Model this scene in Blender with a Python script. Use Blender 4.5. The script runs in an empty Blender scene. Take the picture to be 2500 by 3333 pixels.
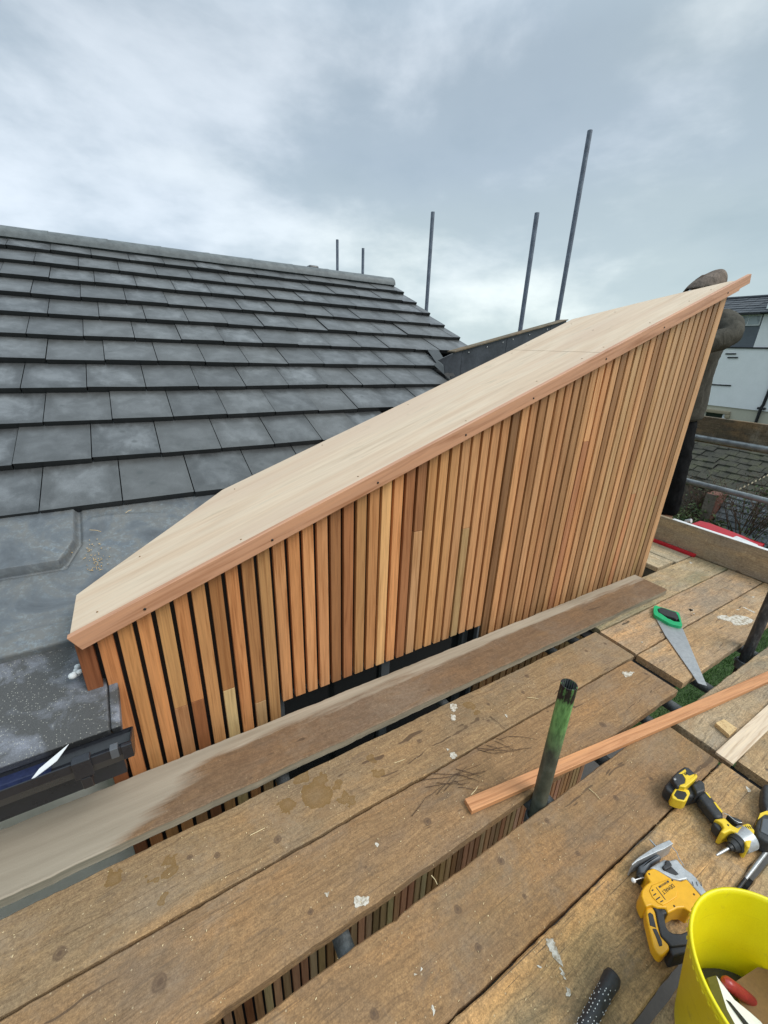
import bpy, bmesh, math, random
from mathutils import Vector, Matrix, noise as mnoise
R_ = math.radians
sc = bpy.context.scene
col = sc.collection
random.seed(7)

# ------------------------------------------------------------------ camera
cam_d = bpy.data.cameras.new('camera'); cam = bpy.data.objects.new('camera', cam_d); col.objects.link(cam)
cam_d.sensor_fit = 'HORIZONTAL'; cam_d.sensor_width = 36.0
cam_d.lens = 36.0 * 1351.458 / 2500.0
cam_d.clip_start = 0.02; cam_d.clip_end = 2000
YAW, PIT, ROL = 0.546176, 0.375811, 0.0394767
F = Vector((math.cos(PIT)*math.sin(YAW), math.cos(PIT)*math.cos(YAW), -math.sin(PIT)))
R0 = Vector((math.cos(YAW), -math.sin(YAW), 0)); U0 = R0.cross(F)
RR = R0*math.cos(ROL) + U0*math.sin(ROL); UU = U0*math.cos(ROL) - R0*math.sin(ROL)
mw = Matrix.Identity(4)
for i in range(3):
    mw[i][0] = RR[i]; mw[i][1] = UU[i]; mw[i][2] = -F[i]
mw[2][3] = 1.42
cam.matrix_world = mw
sc.camera = cam

# ------------------------------------------------------------------ world: overcast sky
SEED = (5.3, 1.1, 2.0)
SUN_EL, SUN_AZ = R_(50), R_(140)      # azimuth measured from +Y towards +X
w = bpy.data.worlds.new('World'); sc.world = w; w.use_nodes = True
nt = w.node_tree; nt.nodes.clear()
def wn(t, **k):
    n = nt.nodes.new(t)
    for a, b in k.items(): setattr(n, a, b)
    return n
def wl(a, b): nt.links.new(a, b)
out = wn('ShaderNodeOutputWorld'); bg = wn('ShaderNodeBackground'); wl(bg.outputs[0], out.inputs[0])
sky = wn('ShaderNodeTexSky', sky_type='NISHITA', sun_disc=False, sun_elevation=SUN_EL, sun_rotation=SUN_AZ)
tc = wn('ShaderNodeTexCoord')
sep = wn('ShaderNodeSeparateXYZ'); wl(tc.outputs['Generated'], sep.inputs[0])
mp = wn('ShaderNodeMapping'); wl(tc.outputs['Generated'], mp.inputs[0])
mp.inputs['Rotation'].default_value = (0, 0, R_(-30)); mp.inputs['Scale'].default_value = (1.0, 1.0, 2.3); mp.inputs['Location'].default_value = SEED
n1 = wn('ShaderNodeTexNoise'); wl(mp.outputs[0], n1.inputs['Vector'])
n1.inputs['Scale'].default_value = 1.45; n1.inputs['Detail'].default_value = 7; n1.inputs['Roughness'].default_value = 0.56; n1.inputs['Distortion'].default_value = 0.15
n2 = wn('ShaderNodeTexNoise'); wl(mp.outputs[0], n2.inputs['Vector'])
n2.inputs['Scale'].default_value = 0.8; n2.inputs['Detail'].default_value = 3
r1 = wn('ShaderNodeValToRGB'); wl(n1.outputs[0], r1.inputs[0])
cr = r1.color_ramp; cr.interpolation = 'EASE'
cr.elements[0].position = 0.33; cr.elements[0].color = (0.345, 0.415, 0.462, 1)
cr.elements[1].position = 0.70; cr.elements[1].color = (0.70, 0.74, 0.765, 1)
e = cr.elements.new(0.50); e.color = (0.405, 0.47, 0.515, 1)
r2 = wn('ShaderNodeValToRGB'); wl(n2.outputs[0], r2.inputs[0])
r2.color_ramp.elements[0].position = 0.35; r2.color_ramp.elements[0].color = (0.90, 0.95, 1.02, 1)
r2.color_ramp.elements[1].position = 0.65; r2.color_ramp.elements[1].color = (1.02, 1.06, 1.0, 1)
mx = wn('ShaderNodeMix', data_type='RGBA', blend_type='MULTIPLY'); mx.inputs[0].default_value = 1
wl(r1.outputs[0], mx.inputs[6]); wl(r2.outputs[0], mx.inputs[7])
# overcast luminance: brighter overhead than near the horizon
mr = wn('ShaderNodeMapRange'); wl(sep.outputs[2], mr.inputs[0])
mr.inputs[1].default_value = 0.45; mr.inputs[2].default_value = 1.0; mr.inputs[3].default_value = 1.0; mr.inputs[4].default_value = 2.1
mr2 = wn('ShaderNodeMapRange'); wl(sep.outputs[2], mr2.inputs[0])      # thinner, brighter cloud low down
mr2.inputs[1].default_value = 0.02; mr2.inputs[2].default_value = 0.42; mr2.inputs[3].default_value = 1.16; mr2.inputs[4].default_value = 0.90
mm = wn('ShaderNodeMath', operation='MULTIPLY'); wl(mr.outputs[0], mm.inputs[0]); wl(mr2.outputs[0], mm.inputs[1])
ml = wn('ShaderNodeVectorMath', operation='SCALE'); wl(mx.outputs[2], ml.inputs[0]); wl(mm.outputs[0], ml.inputs['Scale'])
sk = wn('ShaderNodeVectorMath', operation='SCALE'); wl(sky.outputs[0], sk.inputs[0]); sk.inputs['Scale'].default_value = 0.05
ad = wn('ShaderNodeMix', data_type='RGBA', blend_type='MIX'); ad.inputs[0].default_value = 0.9
wl(sk.outputs[0], ad.inputs[6]); wl(ml.outputs[0], ad.inputs[7])
wl(ad.outputs[2], bg.inputs[0]); bg.inputs[1].default_value = 1.0

sun_d = bpy.data.lights.new('sun', 'SUN'); sun = bpy.data.objects.new('sun', sun_d); col.objects.link(sun)
sun_d.energy = 1.7; sun_d.angle = R_(32); sun_d.color = (1.0, 0.965, 0.92)
sd = Vector((math.sin(SUN_AZ)*math.cos(SUN_EL), math.cos(SUN_AZ)*math.cos(SUN_EL), math.sin(SUN_EL)))
sun.rotation_euler = (-sd).to_track_quat('-Z', 'Y').to_euler()
sc.view_settings.view_transform = 'Standard'; sc.view_settings.look = 'None'
sc.view_settings.exposure = 0.45; sc.view_settings.gamma = 1.0
sc.cycles.max_bounces = 8

# ------------------------------------------------------------------ tables measured from the place
D = {'bar': [(1.4886, 0.0712), (1.3915, 0.0686), (1.3463, 0.0715)],
 'batten': [(0.7515, 0.6506), (0.7566, 0.6085), (2.4074, 0.3794), (2.5158, 0.4156)],
 'dr2_grip': [(1.6983, 0.1648), (1.7353, 0.1507), (1.6343, 0.1094), (1.5872, 0.1186), (1.6272, 0.1427)],
 'dr2_head': [(1.5542, 0.1269), (1.5803, 0.1193), (1.6059, 0.0953), (1.5497, 0.0677), (1.4701, 0.0671), (1.4625, 0.0836), (1.4581, 0.1036), (1.5004, 0.1215)],
 'dr2_ring': [(1.5481, 0.126), (1.5756, 0.119), (1.6076, 0.097), (1.5949, 0.093), (1.5571, 0.1168), (1.5134, 0.1221), (1.4913, 0.1184)],
 'dr2_ring_in': [(1.5358, 0.1163), (1.5658, 0.0942), (1.5422, 0.0807), (1.4885, 0.0826), (1.4794, 0.1029)],
 'drv_axis': [(1.4544, 0.1162), (1.3562, 0.1339), (1.3084, 0.1391)],
 'drv_back': [(1.4665, 0.182), (1.4839, 0.1584), (1.491, 0.1463), (1.4771, 0.1432), (1.458, 0.1486)],
 'drv_batt': [(1.4105, 0.3324), (1.4551, 0.3338), (1.4969, 0.3308), (1.5061, 0.3223), (1.5012, 0.3001), (1.4985, 0.2902), (1.4864, 0.2872), (1.4361, 0.2898), (1.3908, 0.3026), (1.3996, 0.3194)],
 'drv_batt_low': [(1.3836, 0.3336), (1.4389, 0.3382), (1.5235, 0.335), (1.515, 0.2928), (1.4445, 0.2599), (1.3985, 0.2735), (1.3732, 0.3055), (1.3719, 0.3276)],
 'drv_body': [(1.3954, 0.1921), (1.4183, 0.182), (1.43, 0.1781), (1.4243, 0.1547), (1.43, 0.1423), (1.458, 0.1384), (1.4771, 0.1331), (1.4795, 0.1238), (1.4684, 0.1118), (1.4412, 0.1041), (1.4138, 0.1022), (1.3959, 0.0977),
              (1.3905, 0.1055), (1.402, 0.1137), (1.4083, 0.1402), (1.4007, 0.1496), (1.3726, 0.1551), (1.3686, 0.165), (1.3918, 0.1649), (1.4016, 0.1752)],
 'drv_collar': [(1.4534, 0.2842), (1.4972, 0.2821), (1.4983, 0.2657), (1.4694, 0.2508), (1.4313, 0.2598), (1.4422, 0.2719)],
 'drv_handle': [(1.4472, 0.2627), (1.4888, 0.2549), (1.4801, 0.2324), (1.4588, 0.1921), (1.4346, 0.1779), (1.4093, 0.1893), (1.4245, 0.2225), (1.4351, 0.2455)],
 'drv_logo': [(1.4443, 0.3266), (1.4844, 0.3242), (1.48, 0.3183), (1.4663, 0.3144), (1.4706, 0.3039), (1.4958, 0.2982), (1.4732, 0.2928), (1.4493, 0.2965), (1.425, 0.2974), (1.4459, 0.3048), (1.4565, 0.3198)],
 'drv_stripe1': [(1.4735, 0.2503), (1.4783, 0.2477), (1.4714, 0.2319), (1.4664, 0.2333)],
 'drv_stripe2': [(1.4619, 0.221), (1.4662, 0.2172), (1.4527, 0.1905), (1.4449, 0.1906), (1.4513, 0.2054)],
 'drv_trigger': [(1.3999, 0.1927), (1.4111, 0.1864), (1.4085, 0.1692), (1.3965, 0.1654), (1.3796, 0.1671), (1.3862, 0.187)],
 'drv_window': [(1.3611, 0.3036), (1.3961, 0.3085), (1.4162, 0.2958), (1.4308, 0.2831), (1.4206, 0.2736), (1.385, 0.2666), (1.3701, 0.2691), (1.3572, 0.2821), (1.3493, 0.2953)],
 'drv_window_in': [(1.3633, 0.2978), (1.3915, 0.3018), (1.4102, 0.2838), (1.4032, 0.2757), (1.3751, 0.2721), (1.3608, 0.2844)],
 'drv_yel': [(1.5016, 0.2974), (1.4931, 0.2874), (1.4541, 0.2868), (1.4113, 0.2888), (1.3968, 0.3014), (1.4051, 0.303), (1.4255, 0.2979), (1.4448, 0.3046), (1.4569, 0.2979), (1.4898, 0.2957)],
 'hammer': [(0.7931, 0.1436), (0.666, 0.1268)],
 'jig_batt': [(0.9614, 0.1075), (1.0137, 0.0813), (0.9928, 0.0629), (0.931, 0.0851), (0.9386, 0.097)],
 'jig_blade': [(1.1757, 0.2673), (1.1725, 0.2479)],
 'jig_body': [(1.0421, 0.2172), (1.0557, 0.2182), (1.0754, 0.2136), (1.0813, 0.2038), (1.0908, 0.1792), (1.0965, 0.1696), (1.1099, 0.1579), (1.1315, 0.152), (1.1265, 0.13), (1.1217, 0.1068), (1.0877, 0.1067), (1.0582, 0.1073),
              (1.0536, 0.1212), (1.038, 0.1291), (1.002, 0.1364), (1.0087, 0.1457), (0.9904, 0.156), (0.9818, 0.1675), (0.9647, 0.1724), (0.971, 0.1841), (0.9785, 0.1935), (0.9918, 0.2), (1.0139, 0.2017), (1.0338, 0.1998),
              (1.0365, 0.2076)],
 'jig_gear': [(1.0703, 0.2201), (1.1064, 0.2154), (1.1309, 0.2107), (1.145, 0.2005), (1.1655, 0.1935), (1.1598, 0.1698), (1.1648, 0.1517), (1.164, 0.1393), (1.1569, 0.1224), (1.1498, 0.1041), (1.1286, 0.1081), (1.1345, 0.1517),
              (1.1149, 0.1586), (1.0994, 0.1715), (1.0841, 0.2036)],
 'jig_grip': [(0.9848, 0.166), (0.9934, 0.1565), (1.0108, 0.1456), (1.005, 0.1368), (0.9942, 0.141), (0.9727, 0.1243), (0.9698, 0.1171), (0.9755, 0.1087), (0.9922, 0.0983), (1.0121, 0.0931), (1.0192, 0.0891), (0.9893, 0.0753),
              (0.9433, 0.0965), (0.9441, 0.106), (0.9427, 0.1221), (0.9614, 0.1396), (0.9802, 0.1545)],
 'jig_guard': [(0.9695, 0.174), (0.9488, 0.1615), (0.9286, 0.1425), (0.9065, 0.1209), (0.9018, 0.1072), (0.906, 0.0984), (0.9364, 0.0974), (0.9448, 0.1025), (0.9439, 0.1217), (0.9642, 0.14), (0.9839, 0.1564), (0.9876, 0.1685)],
 'jig_guard_in': [(0.9601, 0.1632), (0.968, 0.1625), (0.9703, 0.1556), (0.9495, 0.1367), (0.9401, 0.1473)],
 'jig_guard_in2': [(0.939, 0.1408), (0.9479, 0.1358), (0.9364, 0.1164), (0.9273, 0.1099), (0.9189, 0.113), (0.9282, 0.1245)],
 'jig_knob': [(1.009, 0.2274), (1.0381, 0.2185), (1.0538, 0.2075)],
 'jig_labelbox': [(1.0392, 0.1812), (1.0784, 0.1755), (1.0764, 0.1715), (1.0383, 0.1776)],
 'jig_lever': [(1.1008, 0.2027), (1.115, 0.2014), (1.1264, 0.2062), (1.1354, 0.2011), (1.1308, 0.1903), (1.1226, 0.1883), (1.0986, 0.1931)],
 'jig_panel': [(1.0079, 0.1888), (1.0274, 0.192), (1.0483, 0.1864), (1.0849, 0.1762), (1.0847, 0.1638), (1.075, 0.149), (1.0599, 0.1436), (1.0285, 0.1478), (1.0067, 0.1525), (1.0009, 0.1615), (1.0003, 0.1754)],
 'jig_recess': [(1.1012, 0.1928), (1.1283, 0.1885), (1.1276, 0.1693), (1.1166, 0.1723), (1.108, 0.1825)],
 'jig_shoe': [(1.042, 0.2534), (1.0752, 0.253), (1.1589, 0.2438), (1.2086, 0.233), (1.2087, 0.2207), (1.1687, 0.2262), (1.1455, 0.2322), (1.0631, 0.2484), (1.0392, 0.2495)],
 'jig_slots': [[(1.0317, 0.1834), (1.0249, 0.1555)], [(1.013, 0.1848), (1.0195, 0.1842)], [(1.006, 0.1769), (1.017, 0.1756)], [(1.0027, 0.168), (1.0182, 0.1661)], [(1.0076, 0.1595), (1.0176, 0.1577)]],
 'jig_text_dir': [(1.0764, 0.1633), (1.0394, 0.1679)],
 'jig_textc': [(1.0573, 0.1649)],
 'jig_tube': [(1.0611, 0.2413), (1.1475, 0.2319), (1.1469, 0.2181), (1.0995, 0.2265), (1.0575, 0.2191), (1.0475, 0.2291)],
 'jig_wire': [(1.1975, 0.2185), (1.1953, 0.2042), (1.1849, 0.1937), (1.1762, 0.1757)],
 'knots': [((0.7639, 0.9193), 0.012), ((0.6148, 0.6613), 0.014), ((1.4126, 0.962), 0.012), ((1.3176, 0.9001), 0.009), ((1.1311, 0.9238), 0.009), ((1.9737, 0.9276), 0.01), ((1.4774, 0.6155), 0.016), ((1.8272, 0.9395), 0.01),
           ((1.9415, 0.6956), 0.01), ((0.5529, 0.4391), 0.012), ((0.7407, 0.4632), 0.012), ((0.9562, 0.4747), 0.01), ((0.9654, 0.3605), 0.009), ((0.5448, 0.3524), 0.01), ((0.7362, 0.3652), 0.007), ((1.231, 0.4063), 0.01),
           ((1.4129, 0.3866), 0.009), ((-0.1599, 0.6814), 0.019), ((0.1784, 0.8469), 0.014), ((0.0108, 0.894), 0.01), ((-0.0614, 0.9255), 0.01), ((-0.3648, 0.8586), 0.018), ((0.2604, 0.3857), 0.012), ((0.2011, 0.6323), 0.009)],
 'mud': [((0.3097, 1.0035), 0.03), ((0.335, 0.9148), 0.05), ((0.2341, 0.9271), 0.03), ((0.3707, 0.9601), 0.025), ((0.4067, 0.9024), 0.02), ((0.4174, 0.8512), 0.02), ((0.5622, 0.9353), 0.02), ((0.5578, 0.8762), 0.02),
         ((-0.1091, 0.9441), 0.02), ((-0.1177, 0.9156), 0.02), ((-0.156, 0.9148), 0.014), ((-0.1337, 0.8624), 0.016), ((-0.2538, 0.9668), 0.025), ((1.0511, 0.9558), 0.02), ((1.0524, 0.9134), 0.02)],
 'offcut': [(1.8873, 0.3816), (1.9417, 0.3741), (1.9373, 0.324), (1.8679, 0.3241)],
 'saw_blade': [(2.4711, 0.9352), (2.4677, 0.8611), (2.4943, 0.7947), (2.1134, 0.5068), (2.0968, 0.5339), (2.1398, 0.5803), (2.3375, 0.8075)],
 'saw_grip': [(2.5362, 0.9564), (2.5662, 0.9517), (2.5859, 0.8993), (2.5961, 0.8825), (2.5389, 0.8419), (2.514, 0.8424), (2.5179, 0.8613), (2.5006, 0.9001), (2.5, 0.9351)],
 'saw_handle': [(2.5124, 0.9695), (2.5448, 0.9845), (2.5645, 0.9835), (2.5689, 0.972), (2.5623, 0.9617), (2.5884, 0.9121), (2.6099, 0.8876), (2.6101, 0.8725), (2.5603, 0.84), (2.4881, 0.7959), (2.4687, 0.8021), (2.4433, 0.8394),
                (2.4447, 0.8549), (2.4521, 0.9305), (2.4704, 0.947)],
 'saw_hole': [(2.5289, 0.9556), (2.5724, 0.9557), (2.596, 0.894), (2.5764, 0.865), (2.5155, 0.8228), (2.4893, 0.8414), (2.4905, 0.8632), (2.4861, 0.8738), (2.5077, 0.9399)],
 'splats': [[(2.8172, 0.7575), (2.8575, 0.7497), (2.879, 0.7341), (2.8818, 0.7151), (2.9369, 0.7127), (2.9667, 0.6884), (2.9821, 0.6628), (2.9729, 0.6289), (2.8959, 0.6315), (2.8398, 0.6485), (2.8106, 0.6679), (2.8343, 0.6887),
             (2.8142, 0.7161), (2.7981, 0.7415)],
            [(2.7453, 0.8799), (2.7653, 0.8695), (2.7555, 0.8564), (2.7336, 0.8614)], [(3.0833, 0.7279), (3.0917, 0.7188), (3.0914, 0.6591), (3.0728, 0.6643)], [(3.021, 0.7369), (3.0332, 0.7213), (3.0095, 0.7244)],
            [(3.285, 0.7562), (3.309, 0.7438), (3.2818, 0.7425)], [(2.1611, 0.8444), (2.1731, 0.8344), (2.1589, 0.8348)], [(2.7189, 0.8439), (2.7302, 0.8363), (2.7119, 0.8343)],
            [(1.8447, 0.7596), (1.901, 0.7294), (1.8659, 0.7204), (1.8301, 0.7277)], [(0.9813, 1.0034), (1.0069, 0.9924), (0.996, 0.9701), (0.9685, 0.9643), (0.9686, 0.9877)],
            [(0.9505, 0.9605), (0.9656, 0.9456), (0.9473, 0.9265), (0.9337, 0.9338)], [(0.8337, 0.8205), (0.8505, 0.8135), (0.8512, 0.7966), (0.8294, 0.7946), (0.8227, 0.8068)],
            [(1.1532, 0.8503), (1.1609, 0.8393), (1.1468, 0.8336)], [(0.8326, 0.8401), (0.842, 0.8349), (0.8311, 0.8297)], [(1.688, 0.1986), (1.6917, 0.1841), (1.6728, 0.1841)],
            [(0.7157, 0.2769), (0.7298, 0.2663), (0.7244, 0.2512), (0.7144, 0.2293), (0.7086, 0.2181), (0.7015, 0.2367), (0.7047, 0.2498), (0.7052, 0.2647)], [(0.684, 0.1926), (0.688, 0.1858), (0.6777, 0.1762), (0.6721, 0.1803)],
            [(0.701, 0.2224), (0.7015, 0.2126), (0.6926, 0.1991), (0.692, 0.2086)], [(0.652, 0.2527), (0.6647, 0.2455), (0.657, 0.2427)], [(0.3821, 0.3288), (0.3867, 0.317), (0.3766, 0.3125)],
            [(0.3178, 0.6007), (0.3546, 0.581), (0.3439, 0.5681), (0.3095, 0.5771)], [(0.2494, 0.6513), (0.2645, 0.6458), (0.2537, 0.6368)], [(0.4349, 0.6911), (0.4426, 0.6831), (0.4335, 0.6772)],
            [(0.3988, 0.3945), (0.4004, 0.3888), (0.3936, 0.3871)], [(0.3781, 0.3945), (0.3829, 0.3895), (0.3757, 0.389)], [(2.7524, 0.8829), (2.766, 0.8567), (2.727, 0.8581)],
            [(3.456, 1.2055), (3.4631, 1.1816), (3.4214, 1.1783)], [(1.6174, 1.1244), (1.6062, 1.0992), (1.5975, 1.1039)]],
 'sticks': [[(1.1773, 0.4723), (1.1759, 0.4289)], [(0.7851, 0.6497), (0.8248, 0.6599)], [(1.3087, 0.8673), (1.346, 0.8378)], [(0.1069, 0.8976), (0.1531, 0.8962)], [(0.6261, 0.8863), (0.6674, 0.8794)],
            [(0.5354, 0.5359), (0.5364, 0.5097)]],
 'twigs': [[(0.936, 0.7793), (0.9751, 0.7369), (1.0332, 0.7142), (1.1118, 0.6898)], [(0.9787, 0.7772), (1.0027, 0.7497), (1.0332, 0.7142)], [(0.794, 0.745), (0.8217, 0.7194), (0.8498, 0.7101), (0.9031, 0.6973)],
           [(0.774, 0.6997), (0.8002, 0.6793), (0.8405, 0.6551)], [(0.7778, 0.7253), (0.7867, 0.7045), (0.8213, 0.6933)], [(0.8254, 0.7133), (0.8436, 0.693), (0.8508, 0.6809)],
           [(1.0898, 0.8715), (1.0938, 0.831), (1.0942, 0.7886)], [(1.0844, 0.7634), (1.1287, 0.7342), (1.1727, 0.7001)], [(1.0371, 0.7793), (1.0529, 0.7534)], [(1.0474, 0.7687), (1.0775, 0.7671)],
           [(0.6775, 0.7825), (0.776, 0.7427), (0.9054, 0.7271)], [(0.6736, 0.7561), (0.7696, 0.7219), (0.8388, 0.703)], [(0.7182, 0.7895), (0.808, 0.7299), (0.9013, 0.6984)], [(0.6942, 0.717), (0.7732, 0.7393), (0.8539, 0.7451)],
           [(0.7227, 0.7149), (0.8138, 0.7367)], [(0.8105, 0.7587), (0.8711, 0.6901)], [(0.7192, 0.7498), (0.8, 0.6955)], [(0.5772, 0.6998), (0.6501, 0.7235), (0.7356, 0.7312)],
           [(0.9365, 0.7864), (1.0203, 0.7234), (1.1269, 0.6819)], [(0.9497, 0.7622), (1.0708, 0.7241)], [(1.0219, 0.7742), (1.0556, 0.7097)]],
 'white_batten': [(1.7472, 0.3197), (1.7436, 0.2609)]}


# ------------------------------------------------------------------ material helpers
class NT:
    def __init__(s, name):
        s.m = bpy.data.materials.new(name); s.m.use_nodes = True
        s.t = s.m.node_tree; s.p = s.t.nodes['Principled BSDF']
    def n(s, typ, **k):
        x = s.t.nodes.new('ShaderNode' + typ)
        for a, b in k.items():
            setattr(x, a, b)
        return x
    def l(s, a, b): s.t.links.new(a, b)
    def put(s, sock, v):
        if hasattr(v, 'is_linked') or hasattr(v, 'links'): s.l(v, sock)
        else: sock.default_value = v
    def pos(s, scale=(1, 1, 1), loc=(0, 0, 0), rot=(0, 0, 0), obj=False):
        if obj: src = s.n('TexCoord').outputs['Object']
        else: src = s.n('NewGeometry').outputs['Position']
        m = s.n('Mapping'); s.l(src, m.inputs[0])
        m.inputs['Scale'].default_value = scale; m.inputs['Location'].default_value = loc; m.inputs['Rotation'].default_value = rot
        return m.outputs[0]
    def noise(s, vec, scale=1, detail=3, rough=.55, dist=0):
        x = s.n('TexNoise'); s.l(vec, x.inputs['Vector'])
        x.inputs['Scale'].default_value = scale; x.inputs['Detail'].default_value = detail
        x.inputs['Roughness'].default_value = rough; x.inputs['Distortion'].default_value = dist
        return x.outputs[0]
    def ramp(s, f, stops, interp='LINEAR'):
        x = s.n('ValToRGB'); s.l(f, x.inputs[0]); c = x.color_ramp; c.interpolation = interp
        def C(v): return (v, v, v, 1) if not isinstance(v, (tuple, list)) else (tuple(v) + (1,))[:4]
        c.elements[0].position, c.elements[0].color = stops[0][0], C(stops[0][1])
        c.elements[1].position, c.elements[1].color = stops[-1][0], C(stops[-1][1])
        for p, v in stops[1:-1]:
            e = c.elements.new(p); e.color = C(v)
        return x.outputs[0]
    def mix(s, f, a, b, mode='MIX'):
        x = s.n('Mix', data_type='RGBA', blend_type=mode)
        s.put(x.inputs[0], f)
        for sock, v in ((x.inputs[6], a), (x.inputs[7], b)):
            if isinstance(v, (tuple, list)): sock.default_value = (tuple(v) + (1,))[:4]
            else: s.l(v, sock)
        return x.outputs[2]
    def math(s, op, a, b=0.0, c=None, clamp=False):
        x = s.n('Math', operation=op); x.use_clamp = clamp
        s.put(x.inputs[0], a); s.put(x.inputs[1], b)
        if c is not None: s.put(x.inputs[2], c)
        return x.outputs[0]
    def xyz(s, v):
        x = s.n('SeparateXYZ'); s.l(v, x.inputs[0]); return x.outputs
    def spots(s, vec, lst):
        """smallest distance / radius to any of the listed marks"""
        cur = None
        for (c, r) in lst:
            d = s.n('VectorMath', operation='DISTANCE'); s.l(vec, d.inputs[0]); d.inputs[1].default_value = (c[0], c[1], 0)
            q = s.math('MULTIPLY', d.outputs['Value'], 1.0/r)
            cur = q if cur is None else s.math('MINIMUM', cur, q)
        return cur
    def done(s, colr=None, rough=.6, bump=None, bs=.3, bd=.002, metal=0, spec=None, coat=0):
        if colr is not None:
            if isinstance(colr, (tuple, list)): s.p.inputs['Base Color'].default_value = (tuple(colr) + (1,))[:4]
            else: s.l(colr, s.p.inputs['Base Color'])
        s.put(s.p.inputs['Roughness'], rough); s.p.inputs['Metallic'].default_value = metal
        if spec is not None: s.p.inputs['Specular IOR Level'].default_value = spec
        if coat: s.p.inputs['Coat Weight'].default_value = coat
        if bump is not None:
            b = s.n('Bump'); b.inputs['Strength'].default_value = bs; b.inputs['Distance'].default_value = bd
            s.l(bump, b.inputs['Height']); s.l(b.outputs[0], s.p.inputs['Normal'])
        return s.m

def plain(name, c, rough=.5, metal=0, var=.12, scale=30, bs=.1, spec=None, coat=0):
    t = NT(name); v = t.pos(); f = t.noise(v, scale, 4, .6); g = t.noise(v, scale*7, 2)
    k = t.ramp(f, [(.3, 1-var), (.7, 1+var)])
    k2 = t.ramp(g, [(.3, 1-var*.5), (.7, 1+var*.5)])
    cc = t.mix(1, t.mix(1, c, k, 'MULTIPLY'), k2, 'MULTIPLY')
    rr = t.math('MULTIPLY_ADD', f, .25, rough-.12)
    return t.done(cc, rr, g, bs, .0006, metal, spec, coat)

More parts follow.
